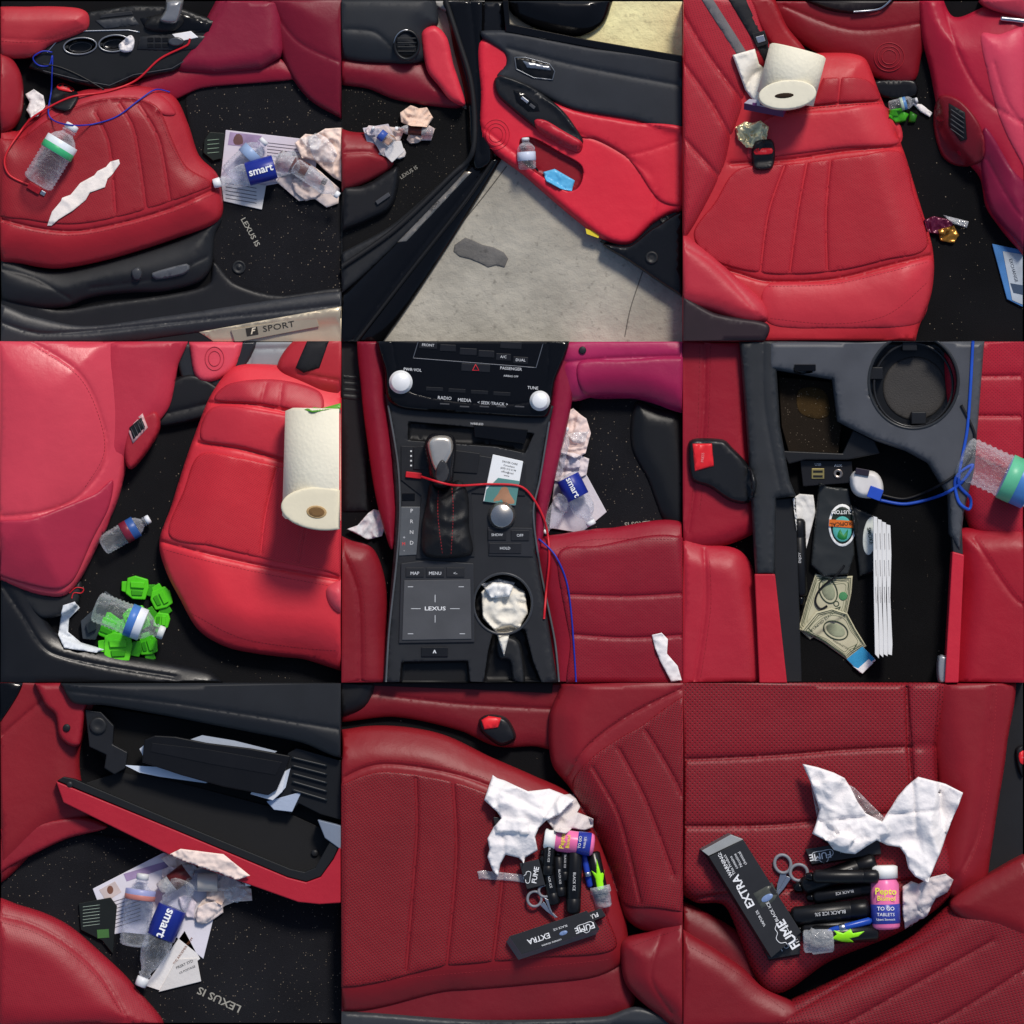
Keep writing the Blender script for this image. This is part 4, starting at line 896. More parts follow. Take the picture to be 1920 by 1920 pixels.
for x,y,ro in ((1641,700,0),(1722,784,0),(1705,646,0)): puff(c,'holder_tab',rect(x,y,28,24,ro),PL('1f2023',.3),h=14,r=5,z=40,crv=0)
item(c,'console_button',rect(1508,690,40,12),BG,h=2)
puff(c,'coin_tray','1460,706 1562,716 1578,800 1572,856 1505,856 1480,850 1466,800',CA('221c16',.6),h=3,r=5,z=20,crv=0)
puff(c,'gold_crumbs','1500,730 1545,732 1556,775 1530,785 1498,770',CA('3a2c18',.9),h=.6,r=1,nz=(1,6))
puff(c,'bin_lip','1466,845 1580,850 1600,806 1640,826 1650,850 1590,862 1510,862 1478,870',PL('1a1b1e',.4),h=6,r=4,z=36,crv=0)
puff(c,'port_panel','1500,862 1598,864 1600,905 1506,912',PL('1a1a1d',.35),h=4,r=3,z=22,crv=0)
item(c,'usb_port',rect(1534,888,24,20),PL('a89860',.35,0,.6),h=2);item(c,'usb_slot',rect(1534,893,18,4),BK,h=1);item(c,'usb_slot',rect(1534,884,18,4),BK,h=1)
vlathe(c,'aux_jack',1572,888,[(9,0),(9,2),(6,3),(4,0)],PL('9a9088',.3,0,.8));txt(c,'USB',1534,871,5,0,wt);txt(c,'AUX',1572,873,5,0,wt)
puff(c,'right_wall','1778,930 1800,940 1804,1040 1786,1040',PL('2a2c30',.4),h=8,r=5,z=60,crv=0)
puff(c,'right_red_trim','1784,1034 1806,1040 1794,1310 1768,1310',LE('c02a3c'),h=8,r=4,z=64,crv=0)
puff(c,'latch','1760,1230 1780,1236 1784,1290 1760,1280',PL('a0a2a6',.3,0,.4),h=10,r=5,z=50)
t=T('seat_belt_buckle','black seat belt buckle with red release button','seat belt buckle',1340,880)
puff(t,'housing','1290,832 1304,822 1356,824 1372,838 1400,868 1418,905 1404,942 1370,940 1330,914 1296,898',PL('1a1b1e',.35),h=22,r=9)
puff(t,'release_button','1298,832 1334,832 1338,874 1302,884',RB,h=4,r=3,crv=0)
txt(t,'PRESS',1317,858,5,85,PL('ff9090',.5,0))
sheet(('crumpled white receipt inside the bin','receipt'),'receipt','1486,935 1500,926 1526,928 1530,960 1520,1000 1510,1040 1494,1000',PA('e0deda'),amp=6,fr=24)
vape(1502,1120,1498,972,13,word='ENJOY',grp=None,label='black vape pen standing in the console bin')
ink=PL('3c4a38',.7,0)
def bill(pts,ox,oy,rot,label):
    t=T('dollar_bill',label,'banknote',ox,oy,None)
    sheet(t,'note',pts,PA('c2bda0',.08,.05),amp=2.5,fr=60,lift=3)
    q=pp(pts);cx=sum(p[0] for p in q)/len(q);cy=sum(p[1] for p in q)/len(q)
    for f in (.92,.86): tube(t,'note_border',[(p[0]*f+cx*(1-f),p[1]*f+cy*(1-f)) for p in q],.6,ink,closed=True,crv=0,win=0)
    for k,f in enumerate((.78,.7)): tube(t,'engraved_line',[(p[0]*f+cx*(1-f),p[1]*f+cy*(1-f)) for p in q],.4,PL('7c8468',.8,0),closed=True,crv=1,win=0)
    tube(t,'oval_frame',ell(ox,oy,24,16,rot),1.1,ink,closed=True,step=4,win=0)
    puff(t,'oval_engraving',ell(ox,oy,19,12,rot),PA('8a8f76',.5,0),h=.6,r=.6)
    return t
t=bill('1530,1076 1560,1082 1600,1080 1598,1110 1590,1150 1560,1170 1520,1200 1498,1180 1512,1130',1554,1108,70,'folded one dollar bill under the pouch')
txt(t,'ONE',1572,1142,11,-70,ink,bold=1);txt(t,'1',1540,1086,10,-60,ink,bold=1);vlathe(t,'green_seal',1582,1118,[(8,0),(8,1),(7,1.3)],PL('4a8a5a',.7,0))
t=bill('1502,1182 1530,1148 1560,1140 1590,1150 1606,1180 1626,1212 1600,1228 1590,1238 1545,1205',1568,1182,25,'crumpled one dollar bill in the console bin')
txt(t,'THE UNITED STATES',1540,1168,5,40,ink);txt(t,'1',1604,1214,12,-30,ink,bold=1);txt(t,'1',1520,1182,9,40,ink,bold=1);txt(t,'WASHINGTON D.C.',1582,1212,3.5,-30,ink)
box3(('blue and white printed ticket corner','ticket'),'ticket','1588,1236 1618,1212 1642,1236 1612,1260',(2,3),3,[PA('3c98c8',.2),WH]) ;item(('white ticket edge under the banknote','ticket'),'ticket','1600,1250 1618,1264 1638,1244 1630,1236 1610,1254',WH,h=3)
t=T('foil_pouch','black foil pouch with round tropical logo','pouch',1580,980)
sheet(t,'pouch_body','1536,905 1560,912 1592,915 1600,960 1604,1040 1592,1078 1545,1082 1520,1060 1526,1000',PL('2a2d2e',.38,0),amp=2.5,fr=70,lift=14)
zl=float(np.max(G(np.linspace(1560,1600,5),np.linspace(950,1020,5))))+.5
puff(t,'round_logo',ell(1580,985,26,40,0,24),PA('f4f4f0',.02,0),h=1,r=1,z=zl,zb=zl-3);puff(t,'logo_rim',ell(1580,985,22,35,0,24),PL('1c2a22',.5,0),h=.7,r=.7,z=zl+1,zb=zl);puff(t,'logo_center',ell(1580,992,18,24,0,20),PA('58b0a8',.15,0),h=.7,r=.7,z=zl+1.8,zb=zl)
puff(t,'leaf_shape','1570,1006 1576,992 1582,1004 1590,992 1588,1010 1578,1012',PL('1e7a3a',.5,0),h=.6,r=.6,z=zl+2.6,zb=zl)
item(t,'logo_band',rect(1580,982,50,13,4),PA('d87030',.1,0),h=1,z=zl+3.2,zb=zl);txt(t,'TROPICAL',1580,982,7,184,PL('181818',.5,0),bold=1);txt(t,'CUSTOM',1580,960,7,180,PL('f0f0ec',.5,0),bold=1,up=4)
t=T('foil_pouch','second dark pouch with partly hidden round sticker','pouch',1620,1010)
sheet(t,'pouch_body','1594,945 1650,970 1650,1070 1612,1082 1606,1030',PL('1f2122',.35,0),amp=2.5,fr=50,lift=10)
puff(t,'round_sticker',ell(1632,1005,13,36,6,20),PA('d8dcd4',.05,0),h=1.2,r=1);txt(t,'SMOKE',1632,1005,7,-80,ink,bold=1)
for k in range(4):
    z0=58+k*2; x=1641+k*8
    t=T('receipt','long thin white receipt strip in a stack','receipt',x,1100,'stack of receipt strips')
    puff(t,'paper_strip',[(x-4,968+k*5),(x+3,970+k*5),(x+5,1040),(x+3,1120),(x+7,1216-k*3),(x+6,1234-k*2),(x-1,1226),(x-3,1120),(x-4,1040)],PA('e8e6e2',.03,.05),h=1,r=1,z=z0,zb=z0-14,crv=0,tilt=(.12,0))
    for q in range(3): tube(t,'text_line',[(x,1000+q*50),(x+1,1030+q*50)],.4,PL('86868a',.8,0),crv=0,seg=4)
tube(('black charging cable curling in the bin','cable'),'charging_cable','1584,1060 1566,1082 1548,1096 1534,1112 1530,1130 1540,1142 1552,1136',2,PL('1c1c1e',.4,0))
t=T('car_charger','white usb car charger adapter plugged in','charger',1622,915)
puff(t,'charger_body','1594,895 1606,882 1640,884 1654,900 1656,925 1640,934 1612,932 1598,920',PL('dcd8d4',.35,0),h=24,r=9,z=30)
item(t,'blue_plug',rect(1640,925,26,22,20),PL('2a50b8',.35,0),h=8);item(t,'charger_cap',rect(1616,885,26,12,10),PL('2a2430',.35,0),h=5)
tube(('blue charging cable looped over the console','cable'),'charging_cable','1652,938 1700,945 1760,930 1800,905 1822,872 1790,895 1795,940 1815,955 1818,935 1795,905 1812,800 1822,640',3,PL('2450b8',.4,0))
tube(('black charging cable running to the charger','cable'),'charging_cable','1655,928 1700,935 1760,910 1810,870 1826,820 1800,760',2.6,BK)
bottle(1985,940,1800,855,42,(.3,.56,'4a80c0','60b890'),cap='e8e8e8',label='clear water bottle on the passenger seat')

################ PANEL 7
cell(0,2)
base(CA('161618',.15))
mt=puff(('black crumb covered floor mat','floor mat'),'floor_mat','-20,1640 140,1560 300,1580 660,1640 660,1940 -20,1940',CA('1b1b1e',.4),h=3,r=6,z=0,crv=0)
lettering_on(mt,'LEXUS IS',410,1876,14,155,PL('a09c90',.6,0),sx=1.15,bold=1)
c=T('console_side','dark red leather console side panel','console panel',80,1420)
puff(c,'side_panel','-30,1250 190,1250 175,1330 150,1400 150,1460 170,1530 100,1560 -30,1650',LE('862028'),h=26,r=24,z=8,seams=['-20,1400 60,1330 110,1290'],tilt=(.02,.0))
puff(c,'lower_panel','-30,1570 60,1545 150,1532 200,1552 120,1575 20,1625 -30,1655',LE('902430'),h=10,r=8,z=20)
puff(c,'trim_corner','-20,1270 40,1270 30,1310 -20,1370',BG,h=6,r=5)
d=T('glove_box','open glove box with black interior and red door','glove box',380,1480)
puff(d,'inner_cavity','155,1320 660,1400 660,1560 600,1560 520,1520 330,1470 230,1450 190,1420',PL('060607',.8),h=2,r=3,z=16,crv=0)
puff(d,'tray_floor','130,1478 230,1446 330,1466 520,1516 600,1552 630,1580 610,1640 560,1642 330,1560',PL('0c0c0e',.6),h=2,r=3,z=20,crv=0,tilt=(0,.05))
puff(d,'side_arm','160,1330 190,1334 214,1360 212,1395 240,1410 236,1440 215,1452 196,1440 200,1415 168,1400',PL('1c1d20',.4),h=12,r=5,z=40,crv=0)
vlathe(d,'hinge',185,1360,[(16,0),(16,4),(12,6),(6,3)],BK2)
puff(d,'dash_underside','100,1240 660,1240 660,1412 560,1390 330,1345 200,1322 140,1318 120,1290',PL('202226',.5),h=18,r=18,z=66,seams=['130,1295 330,1318 650,1368'],sd=4)
puff(d,'dash_corner','60,1250 140,1262 168,1310 160,1330 150,1396 132,1398 112,1380 104,1340 84,1320',LE('92202c'),h=12,r=8,z=44)
vlathe(d,'lock_button',126,1364,[(7,0),(7,3),(5,4)],BK)
puff(d,'organizer','540,1412 556,1402 650,1428 650,1540 600,1526 560,1506 545,1526 500,1500',PL('121417',.4),h=4,r=3,z=44,crv=0)
for k in range(5): tube(d,'organizer_slat',[(548,1420+k*15),(614,1436+k*16)],2.6,PL('1e2226',.4),crv=0,zfix=52)
puff(d,'box_door','106,1464 330,1556 540,1644 575,1653 602,1643 626,1610 650,1560 660,1556 660,1690 600,1694 560,1690 340,1612 120,1504',LE('ac2636'),h=16,r=5,z=50,crv=0,tilt=(.02,0))
puff(d,'door_rim','120,1456 140,1460 330,1540 545,1628 572,1634 592,1626 612,1590 632,1556 648,1558 626,1608 602,1642 575,1652 540,1643 330,1555 108,1463',PL('17181a',.45),h=6,r=2.5,z=56,crv=0,tilt=(.02,0))
puff(d,'latch_bracket','596,1536 660,1552 660,1596 640,1592 610,1570',PL('7a8494',.4),h=8,r=3,z=62,crv=0)
vlathe(d,'rubber_stop',132,1470,[(6,0),(6,4),(4,6)],BK2);vlathe(d,'rubber_stop',590,1600,[(7,0),(7,4),(5,6)],BK2)
t=T('papers','loose white papers inside the glove box','papers',330,1440)
item(t,'paper_sheet','262,1404 278,1390 290,1432 274,1428',PA('ccd4e0'),h=1,z=48,zb=47);item(t,'paper_sheet','234,1434 300,1438 400,1462 386,1468 300,1456 262,1448',PA('d4dce8'),h=1,z=50,zb=49);item(t,'paper_sheet','340,1392 380,1378 440,1388 520,1408 500,1420',PA('a8b0bc'),h=1,z=60,zb=59)
t=T('owner_manual','black leather document wallet with papers','document wallet',400,1440)
puff(t,'paper_stack','500,1440 538,1446 530,1484 512,1500 470,1488',PA('d4d8e0'),h=2,r=2,z=62,zb=50,crv=0);puff(t,'paper_stack','515,1455 545,1440 536,1476 520,1494',PA('bcc4d0'),h=2,r=1,z=58,zb=50,crv=0)
puff(t,'wallet_cover','272,1386 292,1378 330,1380 390,1392 470,1402 546,1416 538,1438 520,1480 504,1490 420,1474 340,1452 268,1428',PL('101012',.3,.04),h=8,r=5,z=66,zb=58,crv=0)
puff(t,'wallet_flap','286,1392 390,1404 530,1428 518,1452 400,1432 284,1408',PL('161618',.25,.04),h=1.5,r=1,crv=0,z=74,zb=70)
item(('folded white paper poking out of tray','papers'),'papers','500,1502 566,1484 548,1522 514,1518',PA('a8b4c8'),h=3)
s=T('car_seat','dark red leather seat corner with perforations','car seat',130,1820)
puff(s,'seat_cushion','-40,1690 40,1700 120,1732 190,1790 250,1850 300,1940 -40,1940',LE('962430',(6,30,.8)),h=50,r=40,z=20,seams=['-20,1712 60,1732 130,1772 190,1828 240,1910'],sd=3)
stitch(s,'-10,1725 60,1745 130,1785 190,1840 230,1900',ST)
t=T('product_carton','black and green printed carton on the mat','carton',175,1720)
item(t,'carton_face','146,1695 206,1684 218,1700 210,1790 190,1765 150,1745',PL('1c1f1d',.35),h=8)
for k in range(7): tube(t,'text_line',[(154,1702+k*6),(186,1698+k*6)],.6,PL('98a89a',.8,0),crv=0,seg=4)
item(t,'green_panel',rect(192,1752,22,16,-4),PL('46703a',.4,0),h=.8)
t=T('brochure','large white brochure with small photo and text','brochure',300,1700)
item(t,'brochure_page','172,1668 305,1600 420,1640 380,1800 330,1760 230,1750 205,1755',PA('e0dce4',.05,.05),h=3)
item(t,'printed_photo','184,1670 214,1654 226,1674 198,1692',PA('c8b8b4',.2,0),h=.6);puff(t,'photo_head',ell(205,1670,6,8),PL('7a5040',.5,0),h=.5,r=.5)
item(t,'color_band','230,1640 330,1610 336,1620 236,1654',PA('9a86a8',.3,0),h=.6)
for k in range(8): tube(t,'text_line',[(212,1692+k*7),(262,1676+k*7)],.6,PL('6a666e',.8,0),crv=0,seg=4)
t=T('envelope','white addressed mail envelope on the mat','envelope',320,1820)
item(t,'envelope_front','270,1850 345,1745 374,1800 330,1830 376,1838 300,1860',PA('e8e4e0'),h=3)
item(t,'envelope_back','330,1800 368,1798 376,1842 296,1862',PA('d8d4d0'),h=2)
txt(t,'PRSRT STD',345,1810,5,24,PL('444444',.6,0));txt(t,'US POSTAGE',350,1820,4,24,PL('444444',.6,0));txt(t,'THE KROEMER TEAM',342,1785,4.5,55,PL('8a5030',.6,0))
sheet(('crumpled cream paper under the bottles','crumpled paper'),'crumpled_paper','370,1700 420,1640 470,1668 472,1690 440,1692 420,1700 380,1735 366,1730',PA('e8d4c6'),amp=7,fr=26,lift=1,step=3)
sheet(('crumpled white paper bag under the tray','paper bag'),'paper_bag','300,1610 340,1590 420,1600 470,1640 440,1650 380,1630 330,1640',PA('f0dace'),amp=10,fr=26,step=3)
scraps([(390,1712,28,-30,'e4d4ce','p'),(330,1640,26,0,'e0cece','p'),(350,1700,24,60,'dcd0d8','p'),(410,1680,24,0,'ecd0be','p'),(440,1676,24,0,'e8c8b4','f')],18)
bottle(470,1655,345,1655,17,(.5,.8,'c0b8b0'),label='clear plastic bottle across the trash pile')
bottle(372,1618,300,1672,17,(.3,.7,'5a1c1c'),cap='2a1210',clear=CL((.5,.2,.14,1),.4),label='brown plastic drink bottle in the pile')
bottle(268,1638,250,1775,28,(.22,.36,'9a9ec8','c07a70'),cap='dadada',label='clear ribbed water bottle on the brochure')
bottle(262,1850,345,1650,27,(.46,.74,'1a2a80'),word=('smart',180,17,1.5),label='large clear bottle with blue label lettered smart')

################ PANEL 8
cell(1,2)
base(CA('131315',.02))
A8='841e25'
d=T('console_side','dark red console side above the seat','console panel',850,1320)
puff(d,'side_panel','600,1250 1060,1250 1050,1400 1000,1400 930,1400 860,1370 740,1345 600,1350',LE('741822'),h=12,r=14,z=10,seams=['690,1300 860,1320 1040,1330'])
puff(d,'black_trim','600,1250 700,1250 690,1320 640,1345 600,1350',BK,h=18,r=14,z=18)
puff(d,'dark_gap','700,1250 1040,1250 1035,1300 860,1292 695,1286',PL('17080b',.6),h=2,r=2,z=22,crv=0)
b=T('car_seat','dark red leather front seat with perforated inserts','car seat',900,1650)
puff(b,'seat_lower','600,1820 1160,1790 1190,1850 1180,1900 1100,1925 900,1950 600,1950',LE('741a24'),h=20,r=24,z=20)
puff(b,'seat_cushion','590,1392 660,1366 740,1362 830,1378 920,1420 1000,1455 1075,1492 1120,1560 1150,1640 1175,1730 1172,1800 1120,1835 1000,1850 850,1862 590,1868',LE(A8),h=50,r=36,z=24,seams=['600,1500 650,1455 720,1432 850,1450 960,1490 1040,1530'],sd=5,sw=3)
puff(b,'perforated_insert','590,1500 650,1465 720,1445 850,1464 950,1500 1030,1540 1080,1590 1110,1640 1140,1720 1150,1780 1000,1795 850,1808 590,1830',LE('7e1c23',(7.6,8,.8)),h=4,r=5,seams=['780,1458 782,1560 762,1818','850,1466 856,1600 838,1810','930,1495 945,1600 925,1800'],sd=6,sw=3)
stitch(b,'600,1486 650,1448 720,1424 850,1440 960,1478 1044,1518',PL('5a0f16',.7,0));stitch(b,'600,1846 850,1824 1000,1812 1140,1798',PL('a83038',.7,0))
puff(b,'seat_back','1010,1250 1320,1250 1320,1760 1220,1750 1172,1720 1150,1640 1118,1560 1070,1480 1034,1430 1030,1340 1050,1280',LE('842029'),h=56,r=34,z=30,seams=['1060,1460 1100,1400 1180,1340 1320,1270'],sd=5,sw=3)
puff(b,'back_insert','1072,1478 1110,1418 1190,1366 1320,1310 1320,1690 1220,1700 1165,1690 1130,1590',LE('801c25',(7.5,55,.8)),h=4,r=5,seams=['1112,1440 1160,1530 1200,1690','1160,1404 1210,1500 1262,1640','1210,1370 1258,1450 1310,1560'],sd=6,sw=3)
stitch(b,'1066,1454 1100,1396 1180,1334 1270,1292',PL('5a0f16',.7,0))
puff(b,'side_bolster','1168,1762 1220,1745 1320,1700 1320,1950 1230,1900 1176,1850 1164,1800',LE('801e28'),h=44,r=28,z=44,seams=['1240,1752 1220,1830 1260,1900'],sd=3)
stitch(b,'1186,1772 1240,1752 1278,1738',ST)
puff(('black plastic seat base along the bottom','seat base'),'seat_base','600,1898 900,1912 1130,1906 1200,1888 1300,1930 1300,1960 600,1960',PL('34363a',.4),h=10,r=10,z=40)
t=T('seat_belt_buckle','black seat belt buckle with red button','seat belt buckle',930,1370)
puff(t,'housing','898,1350 915,1340 948,1345 965,1370 966,1388 940,1400 915,1385 900,1370',PL('1a1a1d',.35),h=22,r=8);puff(t,'release_button','902,1350 916,1342 940,1346 934,1364 908,1368',RB,h=4,r=3,crv=0)
w=PL('f0f0f0',.5,0)
CB=[PL('2e2e30',.3,0),PL('1a1a1c',.35,0)]; CBL=[PL('2e2e30',.3,0),PL('6a6b6d',.35,0)]
def carton(label,quad,x,y,shift=(0,4),h=10,mats=None,z=None):
    t=T('vape_carton',label,'carton',x,y,'black vape cartons'); box3(t,'carton_body',quad,shift,h,mats or CB,z=z); return t
sheet(('thin clear plastic wrapper under the pens','wrapper'),'wrapper','895,1632 905,1630 1000,1640 1030,1660 960,1650 898,1646',CL((.95,.95,.95,1),.3),amp=4,fr=12)
carton('black carton peeking under the paper towel','925,1530 990,1536 992,1560 930,1556',958,1545)
for x0,y0,x1,y1,r_ in ((1020,1600,1040,1695,12),(1046,1602,1052,1680,11),(1078,1588,1074,1712,14),(1032,1560,1026,1640,11),(1060,1575,1058,1650,10)): vape(x0,y0,x1,y1,r_,word='BLACK ICE')
t=carton('black carton end with cloud logo','974,1616 1010,1608 1022,1656 988,1664',998,1634,h=14);txt(t,'FUME',1004,1638,9,80,w,bold=1);cloudmark(t,990,1642,10,80,w)
t=T('pen','blue and silver pen among the vapes','pen',1098,1640);lathe(t,'barrel',(1092,1590),(1106,1662),[(0,3),(.05,6),(.95,6),(1,3)],PL('2440a8',.3,0),float(G(1100,1630)[0])+7)
lathe(t,'clip_band',(1092,1590),(1106,1662),[(.6,6.3),(.61,6.8),(.7,6.8),(.71,6.3)],SL,float(G(1100,1630)[0])+2)
t=T('plastic_tube','small dark tube with neon green leaf label','tube',1122,1640); z=float(G(1122,1640)[0])
lathe(t,'tube_body',(1110,1596),(1128,1680),[(0,10),(.04,14),(.95,14),(1,12)],PL('151517',.25,0),z+14)
puff(t,'leaf_print','1120,1668 1116,1645 1108,1630 1118,1636 1118,1608 1126,1636 1134,1630 1130,1650 1132,1664',PL('9af020',.35,0),h=1,r=.8,step=3,crv=0)
lathe(t,'clear_cap',(1124,1660),(1132,1700),[(0,19),(.3,20),(.34,17),(.9,16),(1,13)],CL((.9,.95,1,1),.25),z+16)
t=T('medicine_bottle','pink medicine bottle with white cap and label','medicine bottle',1065,1575)
z=float(np.percentile(G(np.linspace(1024,1110,8),np.full(8,1576.)),30))+14
lathe(t,'bottle_body',(1020,1570),(1114,1582),[(.16,14),(.2,17),(.3,21),(.94,21),(.98,18),(1,10)],PL('ee74a8',.3,0),z+12,seg=28)
lathe(t,'cap',(1020,1570),(1114,1582),[(0,15),(.02,19),(.22,19),(.225,14)],PL('f4f2ee',.35,0),z+12,seg=28)
lathe(t,'product_label',(1020,1570),(1114,1582),[(.66,21),(.665,21.8),(.92,21.8),(.925,21)],PL('2a3a9a',.3,0),z+12,seg=28)
txt(t,'Pepto',1054,1574,8.5,82,PL('f8e040',.4,0),bold=1.5);txt(t,'Bismol',1065,1575,6.5,82,PL('f8e040',.4,0),bold=1);txt(t,'TO GO',1087,1576,5,82,w,bold=1)
txt(t,'TABLETS',1096,1577,4,82,w)
t=T('scissors','small silver scissors with grey round handles','scissors',1020,1690)
zz=float(np.max(G([1002,1022,1030],[1683,1668,1700])))
tube(t,'finger_ring',ell(1002,1683,13,14),2.6,PL('84868c',.35,0),closed=True,step=4,zfix=zz+5,seg=10);tube(t,'finger_ring',ell(1022,1668,12,11),2.6,PL('84868c',.35,0),closed=True,step=4,zfix=zz+7,seg=10)
puff(t,'blade','1012,1694 1020,1688 1028,1700 1046,1718 1040,1718 1024,1706',SL,h=2,r=1.5,z=zz+5,crv=0,zb=zz+2);puff(t,'blade','1020,1680 1028,1684 1032,1700 1042,1722 1030,1704',SL,h=2,r=1.5,z=zz+8,crv=0,zb=zz+4)
t=carton('black vape carton with cloud logo and lettering','1062,1722 1126,1700 1136,1714 1076,1740',1098,1722,shift=(-4,6),h=16);txt(t,'FUME',1108,1716,8,202,w,bold=1);txt(t,'ENJOY',1082,1727,4,202,w)
t=carton('long straight black carton lettered extra','955,1752 1100,1704 1124,1738 978,1786',1040,1745,shift=(-6,12),h=26,mats=CBL);txt(t,'EXTRA',1010,1756,10,198,w,bold=1);txt(t,'WARNING: This Product',1030,1772-2,4,198,w);txt(t,'contains nicotine',1034,1764,4,198,w);txt(t,'FUME',1096,1736,11,198,w,bold=1);cloudmark(t,1096,1734,14,198,w);txt(t,'BLACK ICE',1050,1736,4,198,w);puff(t,'ice_picture',ell(1056,1746,8,4,-20),PL('7a90b8',.3,0),h=.8,r=1)
def towel(pts,label,amp=22,fr=60,lift=2,hx='f0ebea',sh=None):
    return sheet((label,'paper towel'),'paper_towel',pts,PA(hx,.03,.45),amp=amp,fr=fr,lift=lift,step=4,sh=sh)
towel('1020,1530 1050,1490 1075,1488 1088,1512 1082,1522 1112,1534 1112,1550 1095,1556 1072,1552 1060,1560 1040,1556','crumpled paper towel wad beside the bottle',14,24,4,'dcd2cf')
towel('908,1498 924,1452 932,1458 945,1462 990,1482 1030,1478 1060,1490 1078,1498 1062,1512 1050,1524 1024,1536 1010,1550 1003,1566 1008,1592 985,1606 982,1616 972,1606 948,1600 938,1618 934,1642 924,1630 914,1604 918,1590 914,1570 926,1548 940,1532 932,1520','large torn white paper towel over the vapes',22,64,8)

################ PANEL 9
cell(2,2)
base(CA('131315',.02))
b=T('car_seat','dark red perforated leather seat close view','car seat',1550,1650)
puff(b,'right_gap','1840,1250 1960,1250 1960,1960 1840,1960',PL('18181b',.5),h=6,r=8,z=4,crv=0)
puff(b,'rear_side','1250,1700 1340,1720 1420,1790 1440,1960 1250,1960',LE('701620'),h=20,r=20,z=26)
puff(b,'bolster','1740,1250 1895,1250 1888,1400 1870,1520 1858,1600 1845,1660 1800,1690 1745,1640 1760,1500',LE('861e28'),h=40,r=34,z=36,seams=['1858,1270 1850,1400 1832,1560 1790,1650'],sd=3)
puff(b,'seat_back','1250,1250 1765,1250 1758,1400 1762,1520 1790,1660 1700,1740 1560,1800 1440,1860 1360,1700 1300,1690 1250,1640',LE('841e27',(9,0,1)),h=34,r=20,z=46,seams=['1260,1424 1440,1416 1600,1404 1760,1398','1260,1548 1440,1546 1600,1530 1765,1516','1270,1690 1400,1670 1600,1660 1780,1640','1698,1260 1702,1400 1715,1560'],sd=8,sw=4)
puff(b,'edge_panel','1704,1250 1760,1250 1752,1400 1760,1520 1785,1640 1740,1650 1718,1540 1708,1400',LE('841e29',(8,0,1)),h=4,r=5)
puff(b,'front_cushion','1400,1960 1440,1900 1560,1840 1700,1762 1790,1690 1860,1660 1960,1620 1960,1960',LE('7c1a24',(9,30,.8)),h=44,r=32,z=50,seams=['1480,1900 1640,1810 1780,1740','1560,1930 1700,1850 1860,1760','1680,1960 1800,1890 1940,1800'],sd=5)
puff(b,'cushion_bolster','1780,1690 1850,1640 1960,1600 1960,1760 1860,1740 1800,1720',LE('781820'),h=20,r=18,z=80)
puff(b,'left_bolster','1250,1740 1310,1760 1390,1812 1430,1850 1500,1890 1480,1940 1250,1940',LE('7c1a24'),h=26,r=22,z=60)
stitch(b,'1868,1270 1860,1400 1842,1550 1806,1640',PL('a83038',.7,0));stitch(b,'1430,1866 1560,1806 1700,1748 1788,1680',PL('4a0c14',.7,0))
stitch(b,'1290,1772 1380,1822 1470,1892',ST)
buckle('1905,1405 1930,1400 1930,1460 1912,1450','1912,1412 1930,1408 1930,1432 1914,1432')
sheet(('clear crinkled plastic wrap behind the towel','plastic wrap'),'plastic_wrap','1518,1468 1560,1455 1600,1475 1655,1530 1665,1560 1600,1580 1530,1530',CL((.8,.85,.85,1),.2),amp=8,fr=24)
t=carton('black vape carton lying flat with cloud logo','1508,1590 1645,1566 1650,1598 1520,1618',1570,1592,h=14);txt(t,'FUME',1536,1602,12,190,w,bold=1);cloudmark(t,1540,1600,18,190,w);txt(t,'ENJOY',1585,1592,6,190,w)
carton('crumpled black box in the pile','1540,1572 1570,1560 1600,1568 1580,1590',1570,1574,h=20)
for x0,y0,x1,y1,r_,wd in ((1640,1612,1500,1660,17,'BLACK ICE 5%'),(1640,1660,1522,1680,14,'BLACK ICE'),(1628,1700,1480,1716,18,'BLACK ICE 5%'),(1645,1640,1520,1640,13,''),(1620,1730,1500,1740,13,'')):
    vape(x1,y1,x0,y0,r_,word=wd,flip=180)
t=T('pen','blue pen between the vapes','pen',1590,1740);zq=float(G(1590,1738)[0])
lathe(t,'barrel',(1530,1748),(1632,1722),[(0,2),(.1,6),(.95,7),(1,3)],PL('1f48a8',.25,0),zq+5);lathe(t,'clip_band',(1530,1748),(1632,1722),[(.4,7),(.41,8),(.5,8),(.51,7)],SL,zq+5)
z9=float(G(1400,1680)[0])
t=carton('black carton end with cloud logo facing up','1418,1752 1500,1730 1498,1786 1440,1796',1460,1765,h=10,z=z9);txt(t,'FUME',1478,1768,11,30,w)
t=T('vape_carton','long straight black carton lettered extra with warnings','carton',1400,1670,'black vape cartons')
box3(t,'carton_body','1328,1604 1392,1572 1500,1744 1444,1792',(-10,-6),34,CB,z=z9)
box3(t,'carton_end','1314,1592 1368,1562 1392,1571 1327,1602',(-4,-2),30,[PL('9a9c9c',.35,0),PL('55575a',.35,0)],z=z9)
puff(t,'label_window','1410,1672 1446,1652 1460,1678 1426,1700',PL('4a4c46',.3,0),h=.8,r=.8,crv=0)
txt(t,'EXTRA',1392,1668,15,118,w,bold=1.5);txt(t,'WARNING:',1358,1618,7,118,w,bold=1)
for k,s_ in enumerate(('This Product','contains','Nicotine','chemical')): txt(t,s_,1366+k*8,1616-k*4+2,5.5,118,w)
txt(t,'FUME',1476,1748,17,122,w,bold=1.5);cloudmark(t,1470,1748,22,122,w);txt(t,'BLACK ICE',1446,1706,6,118,w);txt(t,'VAPOR 5%',1424,1718,5,118,w)
puff(t,'ice_picture',ell(1436,1680,12,6,-30),PL('7a90b8',.3,0),h=.8,r=1)
